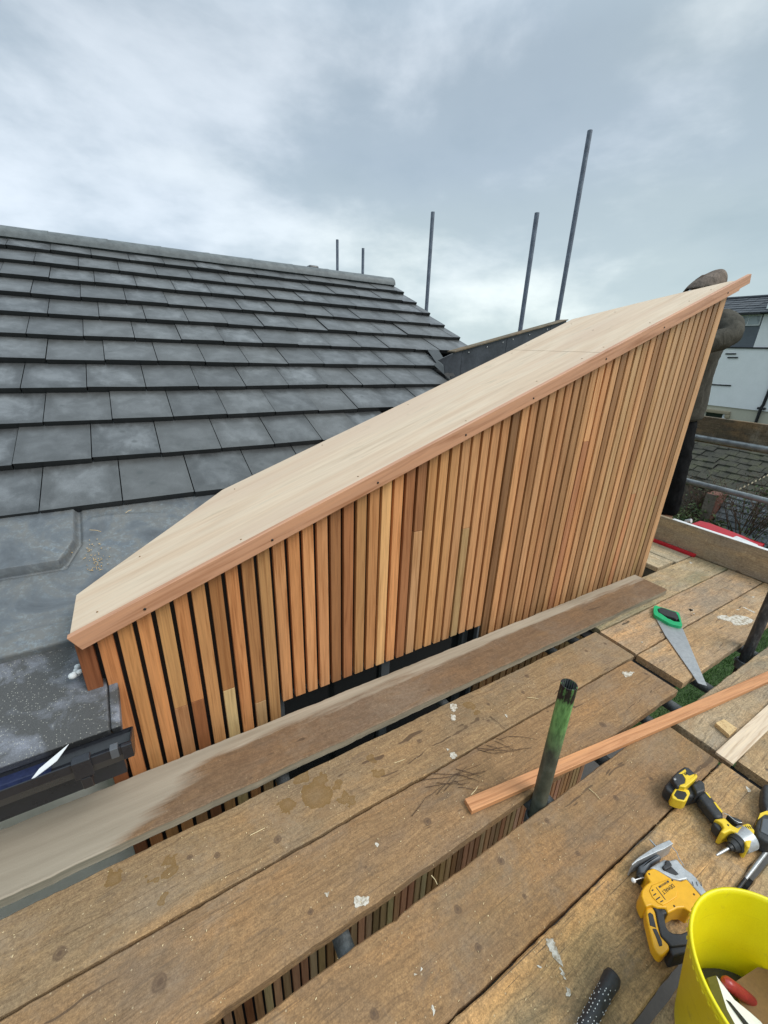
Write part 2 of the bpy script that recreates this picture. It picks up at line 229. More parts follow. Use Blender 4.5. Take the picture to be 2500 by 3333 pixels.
def board_mat(name, c1, c2, c3, seed, mud=(), knots=(), axis='X', speck=.5, mould=.25, extra=None, scratch=.5):
    """old scaffold timber: grain along one axis, blotches, knots, sawdust, scratches"""
    t = NT(name); L = (seed*3.7, seed*1.9, seed*.7)
    sx, sy = (1, 0) if axis == 'X' else (0, 1)
    gs = (2.6, 62, 62) if axis == 'X' else (62, 2.6, 62)
    bn = t.n('TexNoise'); t.l(t.pos((3, 3, 3), L), bn.inputs['Vector']); bn.inputs['Scale'].default_value = 2.2; bn.inputs['Detail'].default_value = 2
    bs_ = t.n('VectorMath', operation='SCALE'); t.l(bn.outputs['Color'], bs_.inputs[0]); bs_.inputs['Scale'].default_value = .045
    ba = t.n('VectorMath', operation='ADD'); t.l(t.n('NewGeometry').outputs['Position'], ba.inputs[0]); t.l(bs_.outputs[0], ba.inputs[1])
    def bent(sc):
        m_ = t.n('Mapping'); t.l(ba.outputs[0], m_.inputs[0]); m_.inputs['Scale'].default_value = sc; m_.inputs['Location'].default_value = L; return m_.outputs[0]
    gv = bent(gs); gvn = t.noise(gv, 1.0, 5, .65, .6)
    gf = t.noise(bent(tuple(3.1*q for q in gs)), 1.0, 3, .6)
    crk = t.noise(bent((gs[0]*.55, gs[1]*.62, gs[2])), 1.0, 2, .5, .4)
    dust = t.noise(t.pos((1, 1, 1), (L[0]+2, L[1]+7, 1)), 3.2, 6, .72, .6)
    bl = t.noise(t.pos((2.3, 5, 5) if axis == 'X' else (5, 2.3, 5), L), 1.0, 4, .6, .5)
    fine = t.noise(t.pos((1, 1, 1), L), 260, 3, .7)
    c1 = tuple(a*b for a, b in zip(c1, (1.36, 1.23, 1.02))); c2 = tuple(a*b for a, b in zip(c2, (1.48, 1.34, 1.10)))
    c = t.mix(t.ramp(gvn, [(.32, 0.0), (.68, 1.0)]), c1, c2)
    c = t.mix(t.ramp(bl, [(.46, 0.0), (.68, .85)]), c, c3)
    warm = t.noise(t.pos((1.2, 6, 6) if axis == 'X' else (6, 1.2, 6), (L[0]+5, L[1], 2)), 1.3, 3, .6, .8)
    c = t.mix(t.ramp(warm, [(.5, 0.0), (.72, .55)]), c, tuple(min(1, a*b) for a, b in zip(c2, (1.45, 1.18, .85))))
    c = t.mix(1, c, t.ramp(gf, [(.28, .62), (.5, 1.0), (.75, 1.2)]), 'MULTIPLY')
    c = t.mix(1, c, t.ramp(fine, [(.3, .62), (.55, 1.02), (.75, 1.42)]), 'MULTIPLY')
    mid = t.noise(t.pos((1, 1, 1), (L[0], 3, 2)), 34, 5, .7, .3)
    c = t.mix(1, c, t.ramp(mid, [(.3, .78), (.5, 1.0), (.72, 1.16)]), 'MULTIPLY')
    c = t.mix(t.ramp(dust, [(.52, 0.0), (.74, .55)]), c, (.46, .40, .31))
    c = t.mix(t.ramp(dust, [(.28, .5), (.42, 0.0)]), c, (.105, .075, .045))
    c = t.mix(t.ramp(crk, [(.705, 0.0), (.73, .85)]), c, (.035, .025, .018))
    # diagonal saw and boot scratches
    for k, (ang, thr) in enumerate(((38, .69), (-24, .71), (63, .72))):
        sv = t.noise(t.pos((3.0, 120, 1), (L[0]+k, L[1]*2+k, 0), (0, 0, R_(ang))), 1.0, 2, .5, .25)
        c = t.mix(t.math('MULTIPLY', t.ramp(sv, [(thr-.035, 0.0), (thr+.02, 1.0)]), scratch), c, (.07, .05, .032))
    # green algae haze
    mo = t.noise(t.pos((1.5, 4, 4), (L[0]+9, L[1], 4)), 1.2, 4, .65)
    c = t.mix(t.math('MULTIPLY', t.ramp(mo, [(.5, 0.0), (.7, 1.0)]), mould), c, (.13, .135, .065))
    gran = t.noise(t.pos((1, 1, 1), (L[1], L[0], 6)), 95, 4, .75, .2)
    c = t.mix(1, c, t.ramp(gran, [(.32, .66), (.5, 1.0), (.68, 1.26)]), 'MULTIPLY')
    och = t.noise(t.pos((.6, 1.6, 1) if axis == 'X' else (1.6, .6, 1), (L[0], L[1]+3, 8)), 9, 5, .7, .7)
    c = t.mix(t.ramp(och, [(.55, 0.0), (.72, .6)]), c, (.36, .215, .10))
    c = t.mix(t.ramp(och, [(.28, .6), (.42, 0.0)]), c, (.16, .135, .105))
    # random small dark marks
    vo = t.n('TexVoronoi'); t.l(t.pos((1, 1.6, 1), L), vo.inputs['Vector']); vo.inputs['Scale'].default_value = 5.5
    dk = t.ramp(t.math('ADD', vo.outputs['Distance'], t.math('MULTIPLY', fine, .05)), [(.055, 1.0), (.085, 0.0)])
    c = t.mix(t.math('MULTIPLY', dk, .75), c, (.045, .03, .025))
    pd = t.n('NewGeometry').outputs['Position']
    nz = t.n('TexNoise'); t.l(t.pos(), nz.inputs['Vector']); nz.inputs['Scale'].default_value = 24; nz.inputs['Detail'].default_value = 4
    def wob(amount):
        a = t.n('VectorMath', operation='SUBTRACT'); t.l(nz.outputs['Color'], a.inputs[0]); a.inputs[1].default_value = (.5, .5, .5)
        b = t.n('VectorMath', operation='SCALE'); t.l(a.outputs[0], b.inputs[0]); b.inputs['Scale'].default_value = amount
        d = t.n('VectorMath', operation='ADD'); t.l(pd, d.inputs[0]); t.l(b.outputs[0], d.inputs[1])
        return d.outputs[0]
    if knots:
        sp = t.spots(wob(.018), knots)
        c = t.mix(t.ramp(sp, [(.25, .9), (.5, .55), (.75, .75), (1.15, 0.0)]), c, (.055, .04, .033))
        c = t.mix(t.math('MULTIPLY', t.ramp(sp, [(1.0, .5), (2.3, 0.0)]), 1.0), c, (.16, .09, .045))
    if mud:
        sp = t.spots(wob(.085), mud)
        c = t.mix(t.ramp(sp, [(.35, .55), (.85, .8), (.97, .95), (1.02, 0.0)]), c, (.20, .115, .035))
    if speck:
        vs = t.n('TexVoronoi'); t.l(t.pos((1, 1, 1), L), vs.inputs['Vector']); vs.inputs['Scale'].default_value = 62; vs.inputs['Randomness'].default_value = 1
        rnd = t.xyz(vs.outputs['Color'])
        m = t.math('MULTIPLY', t.math('LESS_THAN', vs.outputs['Distance'], .13), t.math('GREATER_THAN', rnd[0], .84))
        c = t.mix(t.math('MULTIPLY', m, speck), c, (.55, .43, .27))
    if extra: c = extra(t, c)
    hgt = t.math('ADD', t.math('MULTIPLY', gvn, .6), t.math('MULTIPLY', fine, .35))
    return t.done(c, t.ramp(bl, [(.3, .85), (.8, .68)]), hgt, .55, .003)

# ------------------------------------------------------------------ mesh helpers
class MB:
    def __init__(s): s.v = []; s.f = []; s.c = []; s.uv = []; s.sm = []
    def add(s, vs, fs, colr=(1, 1, 1), uvs=None, smooth=False):
        o = len(s.v); s.v += [tuple(q) for q in vs]
        for i, f in enumerate(fs):
            s.f.append([o+k for k in f]); s.c.append(colr); s.sm.append(smooth)
            s.uv.append(uvs[i] if uvs else [(0, 0)]*len(f))
        return s
    def box(s, a, b, colr=(1, 1, 1)):
        x0, y0, z0 = a; x1, y1, z1 = b
        vs = [(x0,y0,z0),(x1,y0,z0),(x1,y1,z0),(x0,y1,z0),(x0,y0,z1),(x1,y0,z1),(x1,y1,z1),(x0,y1,z1)]
        return s.add(vs, [(0,3,2,1),(4,5,6,7),(0,1,5,4),(1,2,6,5),(2,3,7,6),(3,0,4,7)], colr)
    def prism(s, pts, z0, z1, colr=(1, 1, 1)):
        """outline in plan, extruded between two heights"""
        a = sum(pts[i][0]*pts[(i+1) % len(pts)][1]-pts[(i+1) % len(pts)][0]*pts[i][1] for i in range(len(pts)))
        if a < 0: pts = pts[::-1]
        n = len(pts)
        vs = [(x, y, z0) for x, y in pts] + [(x, y, z1) for x, y in pts]
        fs = [tuple(range(n-1, -1, -1)), tuple(range(n, 2*n))] + [(i, (i+1) % n, n+(i+1) % n, n+i) for i in range(n)]
        return s.add(vs, fs, colr)
    def prism_y(s, pts, y0, y1, colr=(1, 1, 1)):
        """outline in x,z extruded along y"""
        a = sum(pts[i][0]*pts[(i+1) % len(pts)][1]-pts[(i+1) % len(pts)][0]*pts[i][1] for i in range(len(pts)))
        if a < 0: pts = pts[::-1]
        n = len(pts)
        vs = [(x, y0, z) for x, z in pts] + [(x, y1, z) for x, z in pts]
        fs = [tuple(range(n)), tuple(range(2*n-1, n-1, -1))] + [(i, n+i, n+(i+1) % n, (i+1) % n) for i in range(n)]
        return s.add(vs, fs, colr)
    def prism_x(s, pts, x0, x1, colr=(1, 1, 1)):
        a = sum(pts[i][0]*pts[(i+1) % len(pts)][1]-pts[(i+1) % len(pts)][0]*pts[i][1] for i in range(len(pts)))
        if a < 0: pts = pts[::-1]
        n = len(pts)
        vs = [(x0, y, z) for y, z in pts] + [(x1, y, z) for y, z in pts]
        fs = [tuple(range(n-1, -1, -1)), tuple(range(n, 2*n))] + [(i, (i+1) % n, n+(i+1) % n, n+i) for i in range(n)]
        return s.add(vs, fs, colr)
    def tube(s, pts, r, seg=12, cap=True, hollow=0, colr=(1, 1, 1)):
        pts = [Vector(p) for p in pts]; n = len(pts)
        rs = r if isinstance(r, (list, tuple)) else [r]*n
        vs = []; up = None
        for i, p in enumerate(pts):
            d = (pts[min(i+1, n-1)]-pts[max(i-1, 0)]).normalized()
            if up is None:
                up = d.orthogonal().normalized()
            up = (up - d*up.dot(d)).normalized(); sd_ = d.cross(up)
            for k in range(seg):
                a = 2*math.pi*k/seg
                vs.append(p + (up*math.cos(a)+sd_*math.sin(a))*rs[i])
        fs = [(i*seg+k, i*seg+(k+1) % seg, (i+1)*seg+(k+1) % seg, (i+1)*seg+k) for i in range(n-1) for k in range(seg)]
        s.add(vs, fs, colr, None, True)
        if hollow:
            for e_, sgn in ((0, 1), (n-1, -1)):
                d = (pts[1]-pts[0]).normalized() if e_ == 0 else (pts[-2]-pts[-1]).normalized()
                ring = vs[e_*seg:(e_+1)*seg]; c = pts[e_]
                inn = [c+(q-c)*((rs[e_]-hollow)/rs[e_]) for q in ring]; deep = [q+d*.12 for q in inn]
                fs2 = []
                for k in range(seg):
                    k2 = (k+1) % seg
                    q1 = (k, k2, seg+k2, seg+k); q2 = (seg+k, seg+k2, 2*seg+k2, 2*seg+k)
                    if sgn > 0: q1 = q1[::-1]; q2 = q2[::-1]
                    fs2 += [q1, q2]
                bottom = tuple(range(2*seg, 3*seg)); fs2.append(bottom if sgn < 0 else bottom[::-1])
                s.add(ring+inn+deep, fs2, colr)
        elif cap:
            s.add(vs[:seg], [tuple(range(seg-1, -1, -1))], colr); s.add(vs[-seg:], [tuple(range(seg))], colr)
        return s
    def lathe(s, prof, c, seg=48, colr=(1, 1, 1), smooth=True, closed=False):
        n = len(prof); vs = []
        for r, z in prof:
            for k in range(seg):
                a = 2*math.pi*k/seg; vs.append((c[0]+r*math.cos(a), c[1]+r*math.sin(a), c[2]+z))
        fs = [(i*seg+k, i*seg+(k+1) % seg, (i+1)*seg+(k+1) % seg, (i+1)*seg+k) for i in range(n-1) for k in range(seg)]
        if closed: fs += [((n-1)*seg+k, (n-1)*seg+(k+1) % seg, (k+1) % seg, k) for k in range(seg)]
        return s.add(vs, fs, colr, None, smooth)
    def obox(s, c, ax, ay, az, colr=(1, 1, 1)):
        """box from centre and three half-extent vectors"""
        c = Vector(c); ax, ay, az = Vector(ax), Vector(ay), Vector(az)
        vs = [c+sx*ax+sy*ay+sz*az for sz in (-1, 1) for sx, sy in ((-1,-1),(1,-1),(1,1),(-1,1))]
        fl = ax.cross(ay).dot(az) < 0
        fs = [(0,3,2,1),(4,5,6,7),(0,1,5,4),(1,2,6,5),(2,3,7,6),(3,0,4,7)]
        if fl: fs = [f[::-1] for f in fs]
        return s.add(vs, fs, colr)
    def build(s, name, m, parent=None, bevel=0, seg=2, sub=0, origin=None, smooth=None):
        me = bpy.data.meshes.new(name)
        if origin is None and parent is None and s.v:
            xs = [q[0] for q in s.v]; ys = [q[1] for q in s.v]; zs = [q[2] for q in s.v]
            origin = ((min(xs)+max(xs))/2, (min(ys)+max(ys))/2, min(zs))
        o = origin or (0, 0, 0)
        if parent is not None and origin is None:
            p = parent; off = Vector((0, 0, 0))
            while p is not None: off += p.location; p = p.parent
            me.from_pydata([tuple(Vector(q)-off) for q in s.v], [], s.f)
        else:
            me.from_pydata([(q[0]-o[0], q[1]-o[1], q[2]-o[2]) for q in s.v], [], s.f)
        ca = me.color_attributes.new('tint', 'FLOAT_COLOR', 'CORNER'); uvl = me.uv_layers.new(name='UVMap')
        for i, p in enumerate(me.polygons):
            for k, li in enumerate(p.loop_indices):
                ca.data[li].color = (*s.c[i][:3], 1); uvl.data[li].uv = s.uv[i][k]
            p.use_smooth = s.sm[i] if smooth is None else smooth
        me.materials.append(m)
        ob = bpy.data.objects.new(name, me); col.objects.link(ob)
        if parent is not None: ob.parent = parent
        else: ob.location = o
        if bevel:
            b = ob.modifiers.new('edge', 'BEVEL'); b.width = bevel; b.segments = seg; b.limit_method = 'ANGLE'; b.angle_limit = R_(35)
            b.use_clamp_overlap = True
            if smooth is None:
                for p in me.polygons: p.use_smooth = True
                wn_ = ob.modifiers.new('wn', 'WEIGHTED_NORMAL'); wn_.keep_sharp = False
        if sub:
            ss = ob.modifiers.new('sub', 'SUBSURF'); ss.levels = sub; ss.render_levels = sub
        return ob

def tag(o, label=None, cat=None, group=None, kind=None):
    if label: o['label'] = label
    if cat: o['category'] = cat
    if group: o['group'] = group
    if kind: o['kind'] = kind
    return o
def empty(name, loc, label, cat, group=None):
    o = bpy.data.objects.new(name, None); col.objects.link(o); o.location = loc; o.empty_display_size = .05
    return tag(o, label, cat, group)
def text_part(name, body, size, m, parent, c, xdir, z, extrude=.0004, flip=False, updir=None):
    """lettering lying on a surface; xdir = reading direction"""
    cu = bpy.data.curves.new(name, 'FONT'); cu.body = body; cu.size = size; cu.extrude = extrude; cu.align_x = 'CENTER'; cu.align_y = 'CENTER'
    tmp = bpy.data.objects.new('tmp', cu); col.objects.link(tmp)
    bpy.context.view_layer.update()
    me = bpy.data.meshes.new_from_object(tmp.evaluated_get(bpy.context.evaluated_depsgraph_get()))
    bpy.data.objects.remove(tmp)
    X = Vector(xdir).normalized(); Z = Vector((0, 0, 1)) if updir is None else Vector(updir); Y = Z.cross(X)
    M = Matrix((( X[0], Y[0], Z[0], c[0]), (X[1], Y[1], Z[1], c[1]), (X[2], Y[2], Z[2], z), (0, 0, 0, 1)))
    me.transform(M)
    off = Vector((0, 0, 0)); p = parent
    while p is not None: off += p.location; p = p.parent
    me.transform(Matrix.Translation(-off))
    me.materials.clear(); me.materials.append(m)
    ob = bpy.data.objects.new(name, me); col.objects.link(ob); ob.parent = parent
    return ob

# ================================================================== MATERIALS
KN = D['knots']; MUD = D['mud']
def inb(lst, y0, y1, x0=-9, x1=9): return [q for q in lst if y0 <= q[0][1] <= y1 and x0 <= q[0][0] <= x1]
def slat_like(name, base=None, gsc=(70, 70, 2.4), rough=.55, var=1.0, bs=.35, pre=None):
    t = NT(name)
    def tpos(sc):
        m1 = t.n('Mapping'); t.l(t.n('NewGeometry').outputs['Position'], m1.inputs[0]); m1.inputs['Rotation'].default_value = pre or (0, 0, 0)
        m2 = t.n('Mapping'); t.l(m1.outputs[0], m2.inputs[0]); m2.inputs['Scale'].default_value = sc; return m2.outputs[0]
    if base is None:
        a = t.n('VertexColor', layer_name='tint'); cc = a.outputs[0]
    else: cc = base
    ad_ = t.n('NewGeometry').outputs['Random Per Island']
    cb = t.n('CombineXYZ'); t.l(t.math('MULTIPLY', ad_, 37.0), cb.inputs[2]); t.l(t.math('MULTIPLY', ad_, 11.0), cb.inputs[0])
    ps = t.n('VectorMath', operation='ADD'); t.l(tpos(gsc), ps.inputs[0]); t.l(cb.outputs[0], ps.inputs[1])
    g = t.noise(ps.outputs[0], 1.0, 4, .6, 1.0)
    g2 = t.noise(tpos(tuple(3*q for q in gsc)), 1.0, 3, .6, .3)
    c = t.mix(1, cc, t.ramp(g, [(.30, (.68, .58, .48)), (.5, (1, 1, 1)), (.72, (1.14, 1.12, 1.04))]), 'MULTIPLY')
    c = t.mix(.8*var, c, t.ramp(g2, [(.3, .82), (.6, 1.05)]), 'MULTIPLY')
    big = t.noise(tpos(tuple(q*.12 for q in gsc)), 1.0, 3)
    c = t.mix(.7*var, c, t.ramp(big, [(.35, .84), (.65, 1.12)]), 'MULTIPLY')
    return t.done(c, t.math('MULTIPLY_ADD', g, .2, rough-.1), g2, bs, .001)
M = {}
M['slat'] = slat_like('cedar_slats')
M['fascia'] = slat_like('cedar_fascia', (.60, .315, .19), (1.6, 34, 34), .5, .45, pre=(0, math.atan(.371), 0))
M['batten'] = slat_like('cedar_batten', (.62, .30, .14), (3.0, 75, 75), .55, .9, pre=(0, 0, .1433))
def ply():
    t = NT('plywood_face')
    _pos = t.pos
    def rpos(sc, loc=(0, 0, 0)):
        m1 = t.n('Mapping'); t.l(t.n('NewGeometry').outputs['Position'], m1.inputs[0]); m1.inputs['Rotation'].default_value = (0, math.atan(.371), 0)
        m2 = t.n('Mapping'); t.l(m1.outputs[0], m2.inputs[0]); m2.inputs['Scale'].default_value = sc; m2.inputs['Location'].default_value = loc; return m2.outputs[0]
    t.pos = rpos
    g = t.noise(t.pos((1.0, 13, 13), (2, 1, 0)), 1.0, 5, .62, .7)
    g2 = t.noise(t.pos((3.5, 55, 30)), 1.0, 4, .6, .4)
    c = t.ramp(g, [(.28, (.60, .43, .295)), (.45, (.67, .505, .36)), (.58, (.71, .565, .42)), (.72, (.60, .45, .315))])
    c = t.mix(.7, c, t.ramp(g2, [(.3, .88), (.6, 1.04)]), 'MULTIPLY')
    pink = t.noise(t.pos((.8, 3, 3), (4, 4, 4)), 1, 2)
    c = t.mix(t.ramp(pink, [(.46, 0.0), (.62, .6)]), c, (.63, .47, .35))
    d = t.noise(t.pos((5, 14, 14), (7, 0, 0)), 1.0, 5, .7, .5)
    c = t.mix(t.ramp(d, [(.6, 0.0), (.76, .6)]), c, (.40, .34, .24))
    return t.done(c, .6, g2, .15, .001)
M['ply'] = ply()
def plank_extra(t, c):
    x, y, z = t.xyz(t.n('NewGeometry').outputs['Position'])
    n = t.noise(t.pos((2.2, 26, 1), (5, 5, 5)), 1.0, 4, .6)
    # worn pale strip on the far edge, broad pale end on the near left
    a = t.math('ADD', y, t.math('MULTIPLY', n, .11))
    strip = t.ramp(t.math('MULTIPLY', t.math('SUBTRACT', a, 1.225), 22.0), [(.25, 0.0), (.75, .95)])
    b = t.math('ADD', t.math('MULTIPLY', x, -1.0), t.math('ADD', t.math('MULTIPLY', y, 1.6), t.math('MULTIPLY', n, .3)))
    left = t.ramp(t.math('SUBTRACT', b, 1.60), [(.38, 0.0), (.48, 1.0)])
    gr = t.noise(t.pos((2.2, 40, 40)), 1, 4, .6)
    pale = t.mix(t.ramp(gr, [(.3, 0.0), (.7, 1.0)]), (.30, .245, .18), (.47, .40, .31))
    c = t.mix(strip, c, pale)
    c = t.mix(left, c, t.mix(.5, pale, (.36, .315, .25)))
    edge = t.math('MULTIPLY', t.math('LESS_THAN', z, .034), t.math('LESS_THAN', y, 1.06))
    return t.mix(t.math('MULTIPLY', edge, .75), c, t.mix(t.ramp(gr, [(.35, 0.0), (.65, 1.0)]), (.17, .165, .125), (.40, .35, .26)))
M['plank'] = board_mat('plank_timber', (.15, .10, .068), (.205, .145, .10), (.25, .19, .14), 1, speck=.3, mould=.0, extra=plank_extra, scratch=.15,
    knots=[((.170, 1.235), .007), ((.168, 1.215), .008), ((.160, 1.195), .008), ((.148, 1.178), .006), ((.15, 1.12), .010), ((.165, 1.11), .009), ((-.125, 1.12), .007), ((-.115, 1.105), .007), ((.62, 1.12), .006), ((.60, 1.10), .010), ((1.30, 1.155), .008), ((1.31, 1.135), .008), ((1.33, 1.118), .006), ((1.70, 1.20), .008), ((1.75, 1.18), .007), ((1.80, 1.165), .007), ((1.88, 1.15), .006), ((2.2, 1.14), .009), ((2.24, 1.12), .008), ((2.45, 1.19), .007), ((-.37, 1.085), .012), ((-.385, 1.10), .008)])
M['bA'] = board_mat('board_timber_a', (.30, .215, .13), (.385, .29, .18), (.33, .265, .17), 2, MUD, inb(KN, .79, 1.03), speck=.75, mould=.15)
M['bB'] = board_mat('board_timber_b', (.27, .18, .10), (.37, .255, .15), (.30, .22, .15), 3, (), inb(KN, .5, .79), speck=.6, mould=.1)
M['bC'] = board_mat('board_timber_c', (.29, .185, .095), (.36, .24, .13), (.27, .20, .13), 4, (), inb(KN, .28, .5), speck=.6, mould=.3)
M['bD'] = board_mat('board_timber_d', (.30, .195, .10), (.38, .26, .14), (.24, .18, .11), 5, (), inb(KN, .0, .28), speck=.6, mould=.35, scratch=.75)
M['bE'] = board_mat('board_timber_e', (.26, .19, .12), (.33, .25, .16), (.25, .20, .13), 6, speck=.5, mould=.5)
M['bP'] = board_mat('board_timber_p', (.27, .22, .15), (.36, .30, .22), (.27, .25, .16), 7, speck=.8, mould=.5)
M['bF'] = board_mat('board_timber_f', (.30, .215, .15), (.385, .29, .205), (.32, .25, .18), 8, speck=.6, mould=.1)
M['bG'] = board_mat('board_timber_g', (.29, .205, .13), (.37, .275, .185), (.31, .235, .165), 9, speck=.6, mould=.15)
M['bH'] = board_mat('board_timber_h', (.25, .205, .15), (.32, .265, .20), (.26, .22, .17), 10, speck=.4, mould=.3)
M['bY'] = board_mat('board_timber_y', (.34, .29, .22), (.46, .41, .33), (.33, .28, .2), 11, axis='Y', speck=.8, mould=.2)
M['toe'] = board_mat('toe_board_timber', (.40, .365, .30), (.47, .43, .36), (.43, .40, .34), 12, axis='Y', speck=.1, mould=.1, scratch=.1,
    knots=[((3.6, 1.28), .02), ((3.6, .95), .02)])
M['guardb'] = board_mat('guard_board_timber', (.085, .068, .052), (.14, .115, .085), (.10, .085, .06), 13, axis='Y', speck=.2, mould=.3)
M['offcut'] = slat_like('fresh_offcut', (.66, .47, .24), (60, 60, 60), .6)
M['white_batten'] = slat_like('pale_batten', (.74, .60, .45), (3, 55, 55), .6, .5)
def splat():
    t = NT('dried_plaster'); n = t.noise(t.pos(), 60, 5, .7); n2 = t.noise(t.pos(), 320, 3)
    c = t.ramp(n, [(.36, (.30, .235, .16)), (.46, (.46, .41, .33)), (.54, (.66, .63, .56))])
    return t.done(c, .85, n2, .5, .002)
M['splat'] = splat()
M['twig'] = plain('twig_bark', (.085, .05, .03), .8)
M['straw'] = plain('wood_shaving', (.72, .58, .34), .7)

def tiles():
    t = NT('concrete_tiles')
    uv = t.n('UVMap', uv_map='UVMap').outputs[0]; u, v, _ = t.xyz(uv)
    rnd = t.n('VertexColor', layer_name='tint').outputs[0]; rx, ry, rz = t.xyz(rnd)
    n1 = t.noise(t.pos((1, 1, 1)), 9, 5, .6, .4); n2 = t.noise(t.pos((1, 1, 1), (3, 3, 3)), 300, 3, .7); n3 = t.noise(t.pos((1, .45, .45), (8, 3, 3)), 16, 4, .6, .3)
    eu = t.math('MINIMUM', u, t.math('SUBTRACT', 1.0, u)); ev = t.math('MINIMUM', v, t.math('MULTIPLY', t.math('SUBTRACT', 1.0, v), 1.4))
    e = t.math('MINIMUM', eu, ev)
    ee = t.math('ADD', e, t.math('MULTIPLY', t.math('SUBTRACT', n3, .5), .75))
    bloom = t.ramp(ee, [(.02, 0.0), (.28, 1.0)])
    dark = t.mix(t.ramp(n1, [(.35, 0.0), (.65, 1.0)]), (.045, .047, .049), (.072, .075, .077))
    light = t.mix(t.ramp(n1, [(.4, 0.0), (.62, 1.0)]), (.10, .106, .112), (.19, .20, .21))
    amt = t.math('MULTIPLY', bloom, t.math('MULTIPLY_ADD', rx, .8, .25))
    c = t.mix(amt, dark, light)
    c = t.mix(t.math('MULTIPLY', ry, .35), c, (.13, .13, .125))
    c = t.mix(1, c, t.ramp(n2, [(.3, .78), (.6, 1.05), (.75, 1.3)]), 'MULTIPLY')
    sp = t.n('TexVoronoi'); t.l(t.pos(), sp.inputs['Vector']); sp.inputs['Scale'].default_value = 7
    k = t.ramp(t.math('ADD', sp.outputs['Distance'], t.math('MULTIPLY', n3, .12)), [(.12, .75), (.19, 0.0)])
    c = t.mix(k, c, (.055, .06, .06))
    # nose and side faces of a tile are coloured near black
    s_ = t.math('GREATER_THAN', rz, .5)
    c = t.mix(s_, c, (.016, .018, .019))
    return t.done(c, t.ramp(n1, [(.3, .42), (.7, .32)]), n2, .25, .0015, spec=.7)
M['tile'] = tiles()
M['tilegrit'] = M['tile']
M['under'] = plain('roof_underlay', (.02, .021, .023), .9)
def ridge():
    t = NT('ridge_concrete'); n1 = t.noise(t.pos(), 14, 5, .6); n2 = t.noise(t.pos(), 280, 3)
    c = t.mix(t.ramp(n1, [(.35, 0.0), (.65, 1.0)]), (.10, .112, .118), (.155, .172, .178))
    c = t.mix(1, c, t.ramp(n2, [(.3, .85), (.7, 1.15)]), 'MULTIPLY')
    return t.done(c, .6, n2, .2, .001)
M['ridge'] = ridge()
def lead():
    t = NT('weathered_lead'); n1 = t.noise(t.pos(), 5, 6, .65, .6); n2 = t.noise(t.pos(), 55, 5, .75, .3); n3 = t.noise(t.pos((1, .35, .35), (4, 0, 0)), 22, 4, .65)
    c = t.ramp(n1, [(.3, (.075, .082, .092)), (.46, (.125, .138, .152)), (.58, (.165, .165, .16)), (.7, (.115, .14, .17))])
    c = t.mix(t.math('MULTIPLY', t.ramp(n2, [(.5, 0.0), (.75, .8)]), t.ramp(n1, [(.42, 0.0), (.6, 1.0)])), c, (.27, .33, .37))
    c = t.mix(t.ramp(n3, [(.5, 0.0), (.7, .55)]), c, (.115, .12, .125))
    r = t.ramp(n1, [(.3, .42), (.7, .6)])
    return t.done(c, r, n1, .5, .01, metal=.15)
M['lead'] = lead()
def grit():
    t = NT('eaves_tile'); n1 = t.noise(t.pos(), 7, 5, .6, .8); n2 = t.noise(t.pos(), 320, 2, .8)
    c = t.mix(t.ramp(n1, [(.48, 0.0), (.66, 1.0)]), (.062, .062, .062), (.19, .20, .235))
    vs = t.n('TexVoronoi'); t.l(t.pos(), vs.inputs['Vector']); vs.inputs['Scale'].default_value = 210
    rx = t.xyz(vs.outputs['Color'])[0]; cl = t.noise(t.pos((1, 1, 1), (2.2, 0, 0)), 9, 2)
    m = t.math('MULTIPLY', t.math('LESS_THAN', vs.outputs['Distance'], .3), t.math('GREATER_THAN', t.math('ADD', rx, t.math('MULTIPLY', cl, .5)), 1.0))
    c = t.mix(t.math('MULTIPLY', m, .6), c, (.4, .39, .34))
    c = t.mix(1, c, t.ramp(n2, [(.3, .75), (.7, 1.3)]), 'MULTIPLY')
    return t.done(c, .55, n2, .4, .0015)
M['grit'] = grit()
M['gutter'] = plain('black_upvc', (.022, .024, .03), .28, var=.15, scale=12)
M['gutter_in'] = plain('gutter_sky_sheen', (.022, .03, .075), .12, var=.3, scale=14)  # wet gutter bed, blue of the reflected sky put into its colour
M['housewhite'] = plain('bright_white_render', (.90, .90, .90), .85, var=.03, scale=3, bs=.2)
M['render'] = plain('white_render', (.86, .84, .80), .85, var=.05, scale=6, bs=.3)
M['black'] = plain('black_membrane', (.02, .02, .022), .6, var=.3, scale=20)
M['epdm'] = plain('slate_grey_boarding', (.05, .056, .068), .42, var=.3, scale=9)
M['frame'] = plain('grey_window_frame', (.10, .11, .125), .4, var=.05)
def glass():
    t = NT('dark_glass'); return t.done((.012, .014, .016), .05, spec=.6)
M['glass'] = glass()
def galv():
    t = NT('galvanised_tube'); n = t.noise(t.pos(), 18, 5, .6); n2 = t.noise(t.pos(), 160, 3)
    c = t.ramp(n, [(.3, (.16, .17, .18)), (.5, (.28, .30, .315)), (.7, (.36, .385, .40))])
    c = t.mix(1, c, t.ramp(n2, [(.3, .85), (.7, 1.1)]), 'MULTIPLY')
    return t.done(c, t.ramp(n, [(.3, .6), (.7, .42)]), n2, .15, .0006, metal=.55)
M['galv'] = galv()
def pole_dark():
    t = NT('weathered_pole'); n = t.noise(t.pos(), 11, 5, .65); n2 = t.noise(t.pos((1, 1, .4)), 120, 3)
    c = t.ramp(n, [(.3, (.11, .125, .165)), (.55, (.17, .195, .25)), (.72, (.22, .25, .31))])
    c = t.mix(1, c, t.ramp(n2, [(.3, .8), (.7, 1.15)]), 'MULTIPLY')
    return t.done(c, .55, n2, .2, .0006, metal=.3)
M['pole'] = pole_dark()
